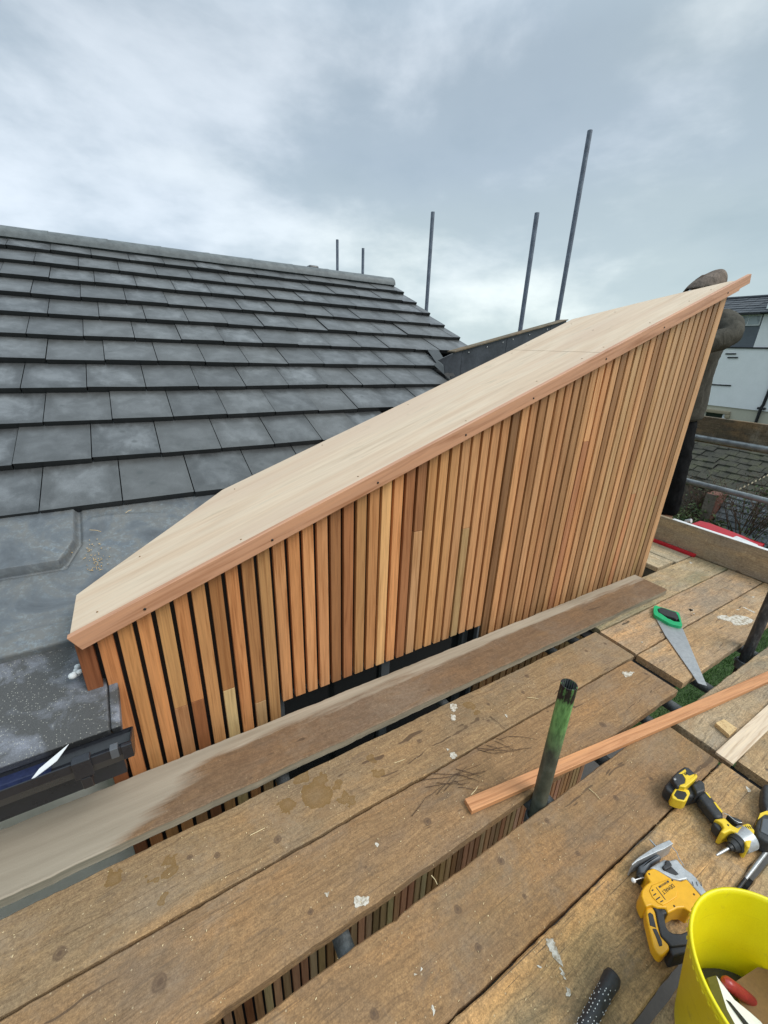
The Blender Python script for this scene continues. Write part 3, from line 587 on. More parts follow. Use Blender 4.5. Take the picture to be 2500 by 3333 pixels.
M['tubedark'] = plain('dull_transom_tube', (.10, .11, .115), .6, metal=.3, var=.5, scale=25, bs=.3)
def darkpole():
    t = NT('grimy_pole'); n = t.noise(t.pos((1, 1, .35)), 45, 5, .7); n2 = t.noise(t.pos((1, 1, .4)), 190, 3)
    c = t.ramp(n, [(.35, (.022, .024, .028)), (.55, (.055, .058, .064)), (.72, (.15, .155, .16))])
    c = t.mix(1, c, t.ramp(n2, [(.3, .8), (.7, 1.15)]), 'MULTIPLY')
    return t.done(c, .55, n2, .2, .0006, metal=.2)
M['grimy'] = darkpole()
def greenpole():
    t = NT('green_painted_pole'); z = t.xyz(t.n('NewGeometry').outputs['Position'])[2]
    n = t.noise(t.pos((1, 1, .5)), 26, 5, .65); n2 = t.noise(t.pos((1, 1, .25)), 120, 4, .6)
    zz = t.math('ADD', z, t.math('MULTIPLY', t.math('SUBTRACT', n, .5), .16))
    base = t.ramp(n, [(.3, (.035, .042, .035)), (.5, (.075, .088, .065)), (.7, (.14, .155, .13))])
    gm = t.ramp(zz, [(.22, 0.0), (.31, .55), (.37, 1.0), (1.0, 1.0)])
    c = t.mix(gm, base, t.mix(t.ramp(n2, [(.35, 0.0), (.6, 1.0)]), (.085, .20, .06), (.19, .40, .13)))
    bm = t.math('MULTIPLY', t.ramp(zz, [(.435, 0.0), (.455, 1.0), (1.0, 1.0)]), t.ramp(n2, [(.36, 0.0), (.44, 1.0)]))
    c = t.mix(bm, c, (.008, .008, .009))
    return t.done(c, .55, n2, .3, .001)
M['green'] = greenpole()
M['tubein'] = plain('tube_rust_inside', (.12, .13, .13), .7)
M['yellow'] = plain('yellow_shell_plastic', (.80, .42, .012), .38, var=.06, scale=40)
M['yellow2'] = plain('lemon_yellow_plastic', (.80, .56, .03), .38, var=.06, scale=40)
M['rubber'] = plain('black_rubber_grip', (.030, .032, .036), .55, var=.3, scale=70, bs=.4)
M['alu'] = plain('cast_aluminium', (.42, .44, .46), .42, metal=.35, var=.2, scale=40, bs=.3)
M['steel'] = plain('bright_steel', (.50, .51, .52), .33, metal=.6, var=.12, scale=60)
M['ink'] = plain('black_ink', (.015, .015, .015), .5)
M['whiteink'] = plain('white_ink', (.75, .76, .76), .5)
def bucketm():
    t = NT('yellow_bucket_plastic'); n = t.noise(t.pos(), 9, 4); n2 = t.noise(t.pos(), 400, 2)
    c = t.mix(t.ramp(n, [(.35, 0.0), (.7, 1.0)]), (.80, .68, .004), (.86, .76, .012))
    c = t.mix(1, c, t.ramp(n2, [(.3, .96), (.7, 1.04)]), 'MULTIPLY')
    sc1 = t.noise(t.pos((4, 4, 70), (1, 2, 3)), 1, 3, .6, .5); c = t.mix(t.ramp(sc1, [(.62, 0.0), (.7, .35)]), c, (.55, .44, .03))
    dd1 = t.noise(t.pos((1, 1, 1), (6, 2, 1)), 30, 5, .75); c = t.mix(t.ramp(dd1, [(.6, 0.0), (.74, .4)]), c, (.40, .31, .06))
    m = t.done(c, .42, n2, .06, .0005)
    t.p.inputs['Subsurface Weight'].default_value = .25; t.p.inputs['Subsurface Radius'].default_value = (.02, .016, .004)
    return m
M['bucket'] = bucketm()
M['green_handle'] = plain('green_plastic', (.012, .42, .16), .4, var=.08, scale=50)
M['red'] = plain('red_plastic', (.55, .01, .025), .4, var=.1)
M['redh'] = plain('dark_red_handle', (.30, .03, .035), .3, var=.2)
M['white'] = plain('white_plastic', (.78, .79, .80), .5, var=.05)
M['card'] = plain('brown_cardboard', (.26, .15, .07), .8, var=.15)
M['olive'] = plain('olive_steel', (.10, .095, .02), .4)
def cloth(name, c, fold, sc=(1, 1, .55)):
    t = NT(name); f = t.noise(t.pos(sc), fold, 3, .55, .8); g = t.noise(t.pos(), 130, 3)
    cc = t.mix(1, t.mix(1, c, t.ramp(f, [(.3, .72), (.7, 1.25)]), 'MULTIPLY'), t.ramp(g, [(.3, .85), (.7, 1.15)]), 'MULTIPLY')
    return t.done(cc, .95, f, .55, .02, spec=.1)
M['jacket'] = cloth('grey_olive_jacket', (.080, .074, .062), 16)
M['hood'] = cloth('taupe_hood', (.19, .15, .125), 22)
M['hoodin'] = plain('dark_hood_lining', (.030, .038, .055), .9, spec=.1)
M['trousers'] = cloth('black_trousers', (.010, .010, .011), 15)
M['boots'] = plain('tan_boots', (.17, .115, .075), .7, var=.3, scale=25, bs=.5)
M['skin'] = plain('skin', (.50, .30, .21), .55, var=.08)
M['cream'] = plain('cream_wall', (.56, .53, .42), .85, var=.05, scale=2)
M['slate'] = plain('blue_slate', (.055, .062, .075), .5, var=.25, scale=3)
M['cheek'] = plain('grey_cheek_panel', (.13, .145, .165), .6, var=.1, scale=3)
M['pipe'] = plain('black_pipe', (.012, .012, .014), .4)
M['buff'] = plain('buff_stone', (.38, .31, .21), .8)
def paneg():
    t = NT('pane_glass'); n = t.noise(t.pos(), 3, 2); c = t.mix(t.ramp(n, [(.45, 0.0), (.55, 1.0)]), (.18, .21, .22), (.42, .47, .49)); return t.done(c, .1)
M['pane'] = paneg()
def mossy():
    t = NT('mossy_slates'); n = t.noise(t.pos(), 3, 5, .65); n2 = t.noise(t.pos(), 26, 4, .7); rx = t.xyz(t.n('VertexColor', layer_name='tint').outputs[0])[0]
    c = t.ramp(n, [(.32, (.022, .022, .017)), (.5, (.042, .042, .028)), (.65, (.062, .066, .032)), (.75, (.08, .075, .055))])
    c = t.mix(1, c, t.ramp(n2, [(.3, .55), (.7, 1.4)]), 'MULTIPLY')
    c = t.mix(t.math('MULTIPLY', rx, .4), c, (.06, .055, .045))
    return t.done(c, .85, n2, .6, .02)
M['mossy'] = mossy()
M['shiny_slate'] = plain('wet_slates', (.17, .185, .20), .35, var=.4, scale=8)
def brick():
    t = NT('old_red_brick'); b = t.n('TexBrick'); t.l(t.pos((1, 1, 1), (0, 0, 0), (R_(90), 0, R_(90))), b.inputs[0])
    b.inputs['Color1'].default_value = (.20, .06, .035, 1); b.inputs['Color2'].default_value = (.13, .045, .03, 1); b.inputs['Mortar'].default_value = (.16, .13, .105, 1)
    b.inputs['Scale'].default_value = 1.0; b.inputs['Brick Width'].default_value = .225; b.inputs['Row Height'].default_value = .075; b.inputs['Mortar Size'].default_value = .008
    n = t.noise(t.pos(), 12, 4); c = t.mix(1, b.outputs[0], t.ramp(n, [(.3, .6), (.7, 1.3)]), 'MULTIPLY')
    return t.done(c, .85)
M['brick'] = brick()
def grass():
    t = NT('grass_ground'); n = t.noise(t.pos(), 1.2, 5, .6); n2 = t.noise(t.pos(), 45, 4, .7)
    c = t.ramp(n, [(.3, (.025, .055, .012)), (.55, (.04, .085, .016)), (.7, (.06, .08, .024))])
    c = t.mix(1, c, t.ramp(n2, [(.3, .45), (.7, 1.5)]), 'MULTIPLY'); return t.done(c, .9, n2, .8, .03)
M['grass'] = grass()
def leafm(name, a, b):
    t = NT(name); rx = t.n('NewGeometry').outputs['Random Per Island']
    return t.done(t.mix(rx, a, b), .6)
M['leaf'] = leafm('leaf_green', (.02, .045, .010), (.085, .115, .03))
M['blade'] = leafm('grass_blades', (.025, .075, .010), (.07, .16, .022))

# ================================================================== THE GROUND
g = MB(); NG = 60
for i in range(NG):
    for k in range(NG): pass
def gz(x, y): return -2.6 + .05*mnoise.noise(Vector((x*.25, y*.25, 0))) if (abs(x) < 60 and abs(y) < 60) else -2.6
xs = [-600, -60] + [i*1.5-21 for i in range(40)] + [80, 700]
ys = [-600, -60] + [i*1.5-21 for i in range(40)] + [80, 700]
vs = [(x, y, gz(x, y)) for y in ys for x in xs]; nx = len(xs)
g.add(vs, [(j*nx+i, j*nx+i+1, (j+1)*nx+i+1, (j+1)*nx+i) for j in range(len(ys)-1) for i in range(nx-1)], smooth=True)
tag(g.build('ground', M['grass'], origin=(0, 0, -2.6)), kind='structure')

m = MB(); m.box((-14, -4.5, -2.75), (4.3, 1.95, -2.52)); tag(m.build('path', plain('concrete_path', (.10, .095, .09), .9, scale=6)), kind='structure')
# lawn seen through the gaps between the boards
b = MB(); rg = random.Random(3)
for _ in range(26000):
    x = rg.uniform(4.2, 9.5); y = rg.uniform(.6, 3.4); z = gz(x, y); hh = rg.uniform(.03, .085); a = rg.uniform(0, 6.28); lx, ly = rg.uniform(-.03, .03), rg.uniform(-.03, .03)
    wdt = .004
    b.add([(x-wdt*math.cos(a), y-wdt*math.sin(a), z), (x+wdt*math.cos(a), y+wdt*math.sin(a), z), (x+lx, y+ly, z+hh)], [(0, 1, 2)])
tag(b.build('grass', M['blade']), 'lush green lawn grass seen down between the scaffold boards', 'grass', kind='stuff')

# ================================================================== THE TILED HOUSE
PR = 0.426011; CT, ST, TN = math.cos(PR), math.sin(PR), math.tan(PR)
GA = 0.33352
def rp(x, y, off=0.0):      # point on the plane through the tile noses, offset along its normal
    return (x, y - off*ST, 2.11194 + (y-5.14216)*TN + off*CT)
house = empty('tiled_house', (0, 3.5, -2.6), 'white rendered house under a dark grey concrete tiled roof', 'house')
m = MB()   # walls: front, gable
m.prism_x([(1.42, -2.6), (9.5, -2.6), (9.5, .20), (5.5, 2.05), (1.42, .21)], -6, -.24)
m.prism_x([(1.95, -2.6), (9.49, -2.6), (9.49, .20), (5.5, 2.05), (1.95, .45)], -.24, 3.22)
m.build('wall', M['render'], house)
m = MB()
m.prism_x([(1.25, .24), (5.50, 2.17), (9.9, .13), (9.9, .10), (5.5, 2.10), (1.25, .19)], -6.2, -.20)
m.prism_x([(1.95, .57), (5.50, 2.17), (9.9, .13), (9.9, .10), (5.5, 2.10), (1.95, .50)], -.20, 2.45)
m.prism_x([(3.40, 1.22), (5.50, 2.17), (9.9, .13), (9.9, .10), (5.5, 2.10), (3.40, 1.16)], 2.45, 3.28)
m.build('roof_deck', M['under'], house)
X0 = -0.7027
TT = .034
m = MB(); rt = random.Random(5)
def tile(m, xa, xb, r, ya=None):
    """one tile: nose at course r, head tucked below the course above"""
    yn = 5.14216 - r*GA*CT; yh = yn + GA*CT + .03
    if r == 0: yh = 5.40
    j = rt.uniform(-.0032, .0032); jy = rt.uniform(-.0045, .0045); tw = rt.uniform(-.0022, .0022)
    yn += jy
    slope = -(TT-.002)/ (GA*CT)
    def P(x, y, o): return rp(x, y, o)
    oh = slope*(yh-yn)
    tcol = (rt.random(), rt.random(), 0)
    top = [P(xa, yn, j-tw), P(xb, yn, j+tw), P(xb, yh, oh+j+tw), P(xa, yh, oh+j-tw)]
    bot = [P(xa, yn, j-TT), P(xb, yn, j-TT), P(xb, yh, oh-TT), P(xa, yh, oh-TT)]
    uvw = (xb-xa)/.3
    v1 = (yh-yn)/(GA*CT)
    m.add(top+bot, [(0, 1, 2, 3)], tcol, [[(0, 0), (1, 0), (1, v1), (0, v1)]])
    sc_ = (tcol[0], tcol[1], 1)
    # front nose slightly undercut
    o = len(m.v)-8
    n0 = P(xa, yn+.004, j-TT-.004); n1_ = P(xb, yn+.004, j-TT-.004)
    m.add([top[0], top[1], n1_, n0, top[2], top[3], bot[2], bot[3]], [(0, 3, 2, 1), (1, 2, 6, 4), (0, 5, 7, 3)], sc_)
for r in range(0, 14):
    if r in (11, 12): continue
    off = 0.196 if r % 2 else 0.0
    xmax = 3.31 if r <= 5 else (2.62 if r == 6 else 2.5)
    if r == 13: xmax = -.1825
    k = -12
    while True:
        xa = X0 + .3*k + off; xb = xa+.3; k += 1
        if xa >= xmax - .02: break
        xb = min(xb, xmax)
        if xa < -4.3: continue
        if r > 8 and xb > 1.6 and r != 13: break
        tile(m, xa+.0022, xb-.0022, r)
ob = m.build('roof_tiles', M['tile'], house, bevel=.0035, seg=2)
bv = [q for q in ob.data.polygons]
# eaves course gets its gritty wet face as a thin surface of its own tile
m = MB()
yn = 5.14216-13*GA*CT
for xa, xb in ((-1.107, -.809), (-.805, -.509), (-.505, -.2105), (-.2065, -.181)):
    m.add([rp(xa, yn-.002, .006+rt.uniform(-.001, .001)), rp(xb, yn-.002, .006), rp(xb, 1.52, -.022), rp(xa, 1.52, -.022), rp(xa, yn-.002, -.034), rp(xb, yn-.002, -.034), rp(xb, 1.52, -.05), rp(xa, 1.52, -.05)],
          [(0, 1, 2, 3), (0, 4, 5, 1), (1, 5, 6, 2), (3, 2, 6, 7), (0, 3, 7, 4), (4, 7, 6, 5)])
tag(m.build('eaves_tiles', M['grit'], house, bevel=.004), 'darker gritty eaves tile strewn with pale grit')
# ridge
m = MB(); k = 0
xj = -.41-.463*8
while xj < 3.25:
    xe = min(xj+.463, 3.30); r0 = .150; prof = []
    for q in range(13):
        a = math.pi*q/12
        prof.append((5.50-.145*math.cos(a), 2.205+.103*math.sin(a)**.8))
    seg = []
    for (x, sc_) in ((xj-.006, .985), (xj+.05, .995), (xe-.06, 1.0), (xe-.03, 1.02), (xe-.002, 1.03)):
        seg += [(x, 5.5+(y-5.5)*sc_, 2.205+(z-2.205)*sc_) for y, z in prof]
    n = 13
    m.add(seg, [(a*n+q, (a+1)*n+q, (a+1)*n+q+1, a*n+q+1) for a in range(4) for q in range(n-1)], smooth=True)
    m.add(seg[-n:], [tuple(range(n))]); m.add(seg[:n], [tuple(range(n-1, -1, -1))])
    xj = xe
m.build('ridge_tiles', M['ridge'], house)
m = MB(); m.prism_x([(5.37, 2.17), (5.63, 2.17), (5.60, 2.24), (5.40, 2.24)], -4.4, 3.295); m.build('ridge_mortar', M['ridge'], house)
m = MB(); m.box((2.16, 5.56, 2.28), (2.29, 5.68, 2.345)); m.build('ridge_vent', M['tile'], house, bevel=.02, seg=3)
# right-hand verge trim and rear roof slope
m = MB(); m.prism_x([(5.52, 2.20), (9.95, .22), (9.95, .16), (5.52, 2.13)], -6.2, 3.30); m.build('rear_slope', M['slate'], house)
# leadwork between the tiles and the timber wall
def sm(a, b, x): q = max(0, min(1, (x-a)/(b-a))); return q*q*(3-2*q)
def lead_off(x, y):
    o = -.030 + .010*sm(2.05, 1.50, y)
    base = -.030*(y-1.50)/.34 if y < 1.84 else -.032
    o = base
    # raised sheet over the hidden course, its free corner cut off
    edge_x = -.290 - max(0, (1.93-y))*0.5
    if y > 1.838: o = max(o, -.032 + (.040-.026*(y-1.838)/.3)*(1-sm(edge_x, edge_x+.009, x)))
    # pressed groove following the raised sheet
    if y > 1.70:
        d_ = abs(x-(edge_x+.018)) if y > 1.838 else 9
        if y > 1.80 and y < 1.838 and x < edge_x+.03: d_ = min(d_, abs(y-1.828))
        o -= .011*math.exp(-(d_/.007)**2)
    # soft ripple running across
    o += .0055*math.exp(-((y-2.035+.02*math.sin(x*9))/.010)**2)*sm(-.26, -.2, x)*(1-sm(.0, .1, x))
    o += .003*mnoise.noise(Vector((x*7, y*7, 3))) + .0012*mnoise.noise(Vector((x*26, y*26, 8)))
    # rounded nosing at the bottom of the sheet
    if y < 1.585: o += .007
    elif y < 1.595: o -= .004
    if y < 1.506: o -= .036*min(1, (1.506-y)/.009)
    return o
m = MB(); nxl, nyl = 300, 170; vs = []
for jy in range(nyl+1):
    for ix in range(nxl+1):
        x = -.85 + 1.45*ix/nxl; y = 1.480 + (2.15-1.480)*jy/nyl
        vs.append(rp(x, y, lead_off(x, y)))
fs = []
for j in range(nyl):
    for i in range(nxl):
        x = -.85+1.45*(i+.5)/nxl; y = 1.480+(2.15-1.480)*(j+.5)/nyl
        if x > -.235 and y < 1.545: continue
        fs.append((j*(nxl+1)+i, j*(nxl+1)+i+1, (j+1)*(nxl+1)+i+1, (j+1)*(nxl+1)+i))
m.add(vs, fs, smooth=True)
ob = m.build('lead_flashing', M['lead'], house)
for (x0, y0, x1, y1, lb) in ((-.235, 1.985, -.195, 1.965, 'thin pale splinter lying on the lead flashing'), (-.10, 2.05, -.075, 2.062, 'tiny white splinter on the lead just under the lowest tile nose')):
    mm_ = MB(); a_, b_ = Vector(rp(x0, y0, -.018)), Vector(rp(x1, y1, -.016)); mm_.tube([a_, a_.lerp(b_, .6)+Vector((0, 0, .003)), b_], .0011, 5); tag(mm_.build('wood_sliver', M['offcut']), lb, 'splinter')
mm_ = MB(); rq = random.Random(5)
for _ in range(9):
    cx, cy = -.218+rq.uniform(-.022, .022), 1.80+rq.uniform(-.03, .03); a0 = rq.uniform(0, 3.1); l_ = rq.uniform(.006, .016)
    p_ = Vector(rp(cx, cy, -.020)); mm_.tube([p_, p_+Vector((math.cos(a0)*l_, math.sin(a0)*l_, .004+.4*math.sin(a0)*l_))], [.0011, .0007], 4)
for _ in range(60):
    cx, cy = -.225+rq.gauss(0, .02), 1.845+rq.gauss(0, .04); p_ = Vector(rp(cx, cy, -.0245)); s_ = rq.uniform(.0008, .0022); mm_.obox(p_, (s_, 0, 0), (0, s_, 0), (0, 0, s_*.6))
tag(mm_.build('debris', M['offcut']), 'small heap of shavings and mortar crumbs on the lead flashing', 'debris', kind='stuff')
# valley flashing at the right end of the tiles
m = MB()
m.add([rp(2.62, 3.60, .004), rp(2.75, 3.60, .012), rp(2.60, 3.12, .012), rp(2.50, 3.12, .004)], [(0, 3, 2, 1)])
m.add([rp(2.50, 3.32, .006), rp(2.57, 3.36, .02), rp(2.56, 3.16, .015), rp(2.50, 3.05, .006)], [(0, 3, 2, 1)])
m.build('valley_flashing', M['tile'], house)
# gutter
GX0, GX1 = -3.0, -.158
m = MB(); gy0, gy1 = 1.092, 1.215; lip = .340
prof = [(gy0, lip), (gy0, lip-.028), (gy0+.012, lip-.062), (gy0+.035, lip-.078), (gy1-.03, lip-.078), (gy1-.008, lip-.066), (gy1-.004, lip-.058), (gy1-.003, lip-.052)]
inn = [(y+(.004 if y < 1.15 else -.004), z+.004 if z < lip-.03 else z) for y, z in prof]
loop = prof + inn[::-1]
m.prism_x(loop, GX0, GX1)
gut = m.build('gutter', M['gutter'], house)
m = MB(); m.prism_x([(gy0+.004, lip-.02), (gy0+.004, lip-.030), (gy0+.015, lip-.060), (gy0+.036, lip-.0735), (gy1-.031, lip-.0735), (gy1-.012, lip-.064), (gy1-.012, lip-.062), (gy1-.035, lip-.0695), (gy0+.038, lip-.0695), (gy0+.018, lip-.058)], GX0, -.36)
m.build('gutter_sheen_strip', M['gutter_in'], gut)  # added strip that carries the painted sky reflection
m = MB(); m.prism_x(prof, GX1-.002, GX1+.004); m.box((GX1-.02, gy0-.006, lip-.045), (GX1+.006, gy0+.006, lip+.005)); m.build('end_cap', M['gutter'], gut, bevel=.002)
for bx in (-.272, -1.1):
    m = MB(); m.box((bx-.022, gy0-.007, lip-.055), (bx+.022, gy0-.001, lip+.006)); m.box((bx-.022, gy0-.007, lip+.001), (bx+.022, gy0+.02, lip+.007))
    m.prism_x([(gy0-.007, lip-.055), (gy0+.02, lip-.085), (gy0+.012, lip-.115), (gy0-.002, lip-.10)], bx-.012, bx+.012)
    m.box((bx-.012, gy0+.01, lip-.088), (bx+.012, gy1, lip-.080))
    m.build('gutter_bracket', M['gutter'], gut, bevel=.003)
m = MB(); m.box((-.186-.02, gy0-.003, lip-.03), (-.186+.0, gy0+.02, lip+.004)); m.build('gutter_clip', M['frame'], gut, bevel=.002)
m = MB(); m.box((-3, 1.222, .10), (-.20, 1.25, .285)); m.box((-3, 1.25, .10), (-.262, 1.42, .118)); m.build('eaves_fascia', M['gutter'], house)
# downhill litter: torn scrap lying in the gutter, sticks on the tile
m = MB(); A = [(-.388, 1.106, .322), (-.370, 1.134, .326), (-.348, 1.148, .330), (-.306, 1.176, .336), (-.330, 1.134, .332), (-.350, 1.122, .330)]
m.add(A+[(x, y, z+.0015) for x, y, z in A], [tuple(range(6)), tuple(range(11, 5, -1))]+[(i, 6+i, 6+(i+1) % 6, (i+1) % 6) for i in range(6)])
tag(m.build('plastic_scrap', M['white']), 'torn pale scrap of plastic lying in the black gutter', 'scrap')

# ================================================================== THE CEDAR CLAD WALL
FS, FC = .37108, -.71464+1.42      # slope of its top and height at x = 0
def ft(x): return FS*x + FC
WX0, WX1, WY = -.262, 3.09, 1.33
wall = empty('timber_clad_wall', (1.4, 1.6, -2.6), 'new sloping wall clad in vertical cedar slats with a plywood top', 'wall')
m = MB()
def backing(xa, xb, zb, zt=None):
    pass
def slope_prism(pts, zb):
    a = sum(pts[i][0]*pts[(i+1) % len(pts)][1]-pts[(i+1) % len(pts)][0]*pts[i][1] for i in range(len(pts)))
    if a < 0: pts = pts[::-1]
    n = len(pts)
    m.add([(x, y, zb) for x, y in pts]+[(x, y, ft(x)-.024) for x, y in pts], [tuple(range(n-1, -1, -1)), tuple(range(n, 2*n))]+[(i, (i+1) % n, n+(i+1) % n, n+i) for i in range(n)])
slope_prism([(.335, 1.358), (1.44, 1.358), (1.44, 1.845), (.335, 1.835)], .05)
slope_prism([(1.44, 1.358), (3.07, 1.358), (2.79, 1.62), (2.50, 1.885), (1.44, 1.845)], -2.6)
slope_prism([(-.235, 1.358), (.335, 1.358), (.335, 1.835), (.287, 1.83), (.114, 1.73), (-.141, 1.595), (-.235, 1.53)], .30)
m.box((-.235, 1.358, -2.6), (.335, 1.42, .30)); m.box((.335, 1.6, -1.15), (1.44, 1.66, .05)); m.box((.335, 1.358, -2.6), (1.44, 1.84, -1.15))
m.build('backing_membrane', M['black'], wall)
m = MB(); rs = random.Random(11)
WARM = (1.0, .93, .76)
PAL = [(.60, .30, .14), (.62, .33, .16), (.57, .27, .125), (.64, .37, .195), (.55, .30, .14), (.48, .25, .115), (.66, .40, .22), (.60, .34, .17), (.38, .20, .09), (.52, .25, .125), (.64, .36, .19), (.62, .35, .18), (.58, .31, .15)]
seqL = {0: (.24, .065, .032), 1: (.56, .22, .10), 2: (.55, .29, .125), 3: (.62, .29, .13), 4: (.58, .36, .17), 5: (.60, .26, .115), 6: (.55, .32, .15), 7: (.34, .155, .06), 8: (.60, .27, .12), 9: (.31, .15, .065), 10: (.52, .32, .16), 11: (.60, .31, .16), 12: (.62, .28, .13), 13: (.62, .32, .17), 14: (.60, .31, .17), 15: (.27, .12, .055), 16: (.32, .11, .05), 17: (.50, .31, .145), 18: (.52, .26, .12), 19: (.72, .52, .27), 20: (.58, .27, .125), 21: (.34, .125, .06), 22: (.29, .115, .055), 23: (.48, .28, .12), 24: (.55, .33, .15)}
nsl = 60; pitch = (WX1-.004-WX0)/nsl
for i in range(nsl):
    xa = WX0+i*pitch; xb = xa+pitch-.0132+rs.uniform(-.0008, .0008); top = ft((xa+xb)/2)-.035
    last = (i == nsl-1)
    if last: xb = WX1
    c = tuple(a*k_ for a, k_ in zip(seqL[i], (1.06, .99, .92))) if i in seqL else PAL[rs.randrange(len(PAL))]
    t_ = i/nsl
    c = tuple((q*(1-.35*t_)+.35*t_*w_)*(k_*(1-t_)+t_*(.5+.5*k_)) for q, w_, k_ in zip(c, (.60, .40, .26), WARM))
    kk = rs.uniform(.90, 1.14)*(.66 if i in (31, 34, 38, 39, 44, 50, 56, 58) else 1); c = tuple(q*kk*rs.uniform(.98, 1.02) for q in c)
    c = (c[0], .55*c[1]+.45*c[0]*.475, .6*c[2]+.4*c[0]*.20) if i < 45 else c
    dy = rs.uniform(-.0015, .0015)
    def piece(z0, z1, cc):
        m.box((xa, WY+dy, z0), (xb, WY+.021+dy, z1), cc)
    def shade(f=None):
        q = PAL[rs.randrange(len(PAL))]; return tuple(v*rs.uniform(.8, 1.05) for v in q)
    inwin = (.325 < (xa+xb)/2 < 1.45)
    zb = -2.55
    if inwin:
        z0 = .028+rs.uniform(-.001, .001)
        if i in (22, 27):
            zm = rs.uniform(.25, max(.3, top-.1)); piece(zm+.0008, top, c); piece(z0, zm-.0008, shade())
        else: piece(z0, top, c)
        piece(zb, -1.17, shade())
    else:
        zj = {4: .186, 5: .189, 7: .190, 9: .072}.get(i)
        cc2 = {4: (.46, .22, .095), 5: (.30, .11, .04), 7: (.58, .40, .19), 9: (.42, .25, .12)}.get(i)
        if i == 0: piece(zb, top, c)
        elif zj: piece(zj+.0008, top, c); piece(zb, zj-.0008, cc2)
        else:
            zm = rs.uniform(.2, 1.5) if i in (41, 52, 57) else None
            if zm and zm < top-.15 and i > 30: piece(zm+.0008, top, c); piece(zb, zm-.0008, shade())
            else:
                zq = -.62+rs.uniform(-.3, .1); piece(zq+.001, top, c)
                piece(zb, zq-.001, shade())
m.build('cedar_slats', M['slat'], wall, bevel=.0016, seg=1)
# plywood top in two sheets
TH = .018
def plyf(pts):
    a = [(x, y, ft(x)-.002) for x, y in pts]; bb = [(x, y, ft(x)-.002-TH) for x, y in pts]; n = len(pts)
    return a+bb, [tuple(range(n)), tuple(range(2*n-1, n-1, -1))]+[(i, n+i, n+(i+1) % n, (i+1) % n) for i in range(n)]
for nm, pts in (('a', [(-.262, 1.3115), (1.9800, 1.3115), (1.9785, 1.880), (1.202, 1.862), (.287, 1.858), (.114, 1.758), (-.141, 1.619), (-.262, 1.548)]),
                ('b', [(1.9835, 1.3115), (3.10, 1.3115), (3.10, 1.347), (2.811, 1.641), (2.513, 1.912), (1.982, 1.880)])):
    m = MB(); v_, f_ = plyf(pts); m.add(v_, f_)
    m.build('plywood_sheet', M['ply'], wall, bevel=.001, seg=1)
# fascia board along the front edge, with an over-long end
m = MB(); ang = math.atan(FS); ca, sa = math.cos(ang), math.sin(ang)
def fpt(x, d): return (x + d*sa, ft(x) - d*ca)
L = [fpt(-.266, -.003), fpt(3.205, -.003), (3.218, ft(3.218)-.050), (3.122, ft(3.122)-.050), (3.112, ft(3.112)-.060), fpt(-.258, .055)]
m.prism_y(L, 1.289, 1.310)
m.build('fascia_board', M['fascia'], wall, bevel=.002, seg=2)
rsx = random.Random(4)
for x in (-.075, .33, .74, 1.15, 1.52, 1.985, 2.42, 2.98):
    m = MB(); c = fpt(x, .033); m.lathe([(0, 0), (.0042, 0), (.0042, .0015), (0, .0015)], (0, 0, 0), 10)
    v2 = [(c[0]+a, 1.2885-z, c[1]+bq) for a, bq, z in m.v]; m.v = v2
    m.build('screw', M['ink'], wall)
for x, y in ((-.19, 1.36), (-.06, 1.60), (.25, 1.34), (.33, 1.80), (.7, 1.35), (.75, 1.82), (1.2, 1.34), (1.22, 1.81), (1.62, 1.36), (1.9, 1.35), (1.93, 1.83), (2.05, 1.35), (2.06, 1.85), (2.4, 1.35), (2.42, 1.84), (2.3, 1.6), (2.75, 1.36), (2.62, 1.7), (2.95, 1.36)):
    m = MB(); m.lathe([(0, 0), (.004, 0), (.004, .0012), (0, .0012)], (x, y, ft(x)-.0025), 10); m.build('screw', M['card'], wall)
# back face of the wall and window
wf = MB()
for a, bq in (((.335, 1.40, -1.15), (.375, 1.47, .03)), ((1.40, 1.40, -1.15), (1.44, 1.47, .03)), ((.375, 1.40, -.02), (1.40, 1.47, .03)), ((.375, 1.40, -1.15), (1.40, 1.47, -1.09)), ((.875, 1.405, -1.09), (.925, 1.465, -.02))): wf.box(a, bq)
wfr = wf.build('window_frame', M['frame'], wall, bevel=.003)
m = MB(); m.box((.375, 1.43, -1.09), (1.40, 1.438, -.02)); m.build('pane', M['glass'], wfr)
for xa in (.322, 1.441):
    m = MB(); m.box((xa, 1.334, -1.15), (xa+.012, 1.40, .026)); m.build('window_trim', M['frame'], wall)
m = MB(); m.box((3.10, 1.28, -.30), (4.1, 1.80, -.262)); m.build('added_dark_board', M['guardb'], wall)  # dark board added to stand in for the dark void past the wall end
# stray lump of foam at the foot of the first slat
m = MB()
for _ in range(7):
    c = (-.285+random.uniform(-.012, .012), 1.38+random.uniform(-.02, .02), .425+random.uniform(-.006, .012)); r = random.uniform(.006, .012)
    bmx = bmesh.new(); bmesh.ops.create_icosphere(bmx, subdivisions=2, radius=r)
    m.add([(v.co.x*1.2+c[0], v.co.y+c[1], v.co.z+c[2]) for v in bmx.verts], [tuple(v.index for v in f.verts) for f in bmx.faces], smooth=True); bmx.free()
tag(m.build('foam_lump', M['white']), 'small white lump of foam beside the lower left end of the fascia', 'foam')

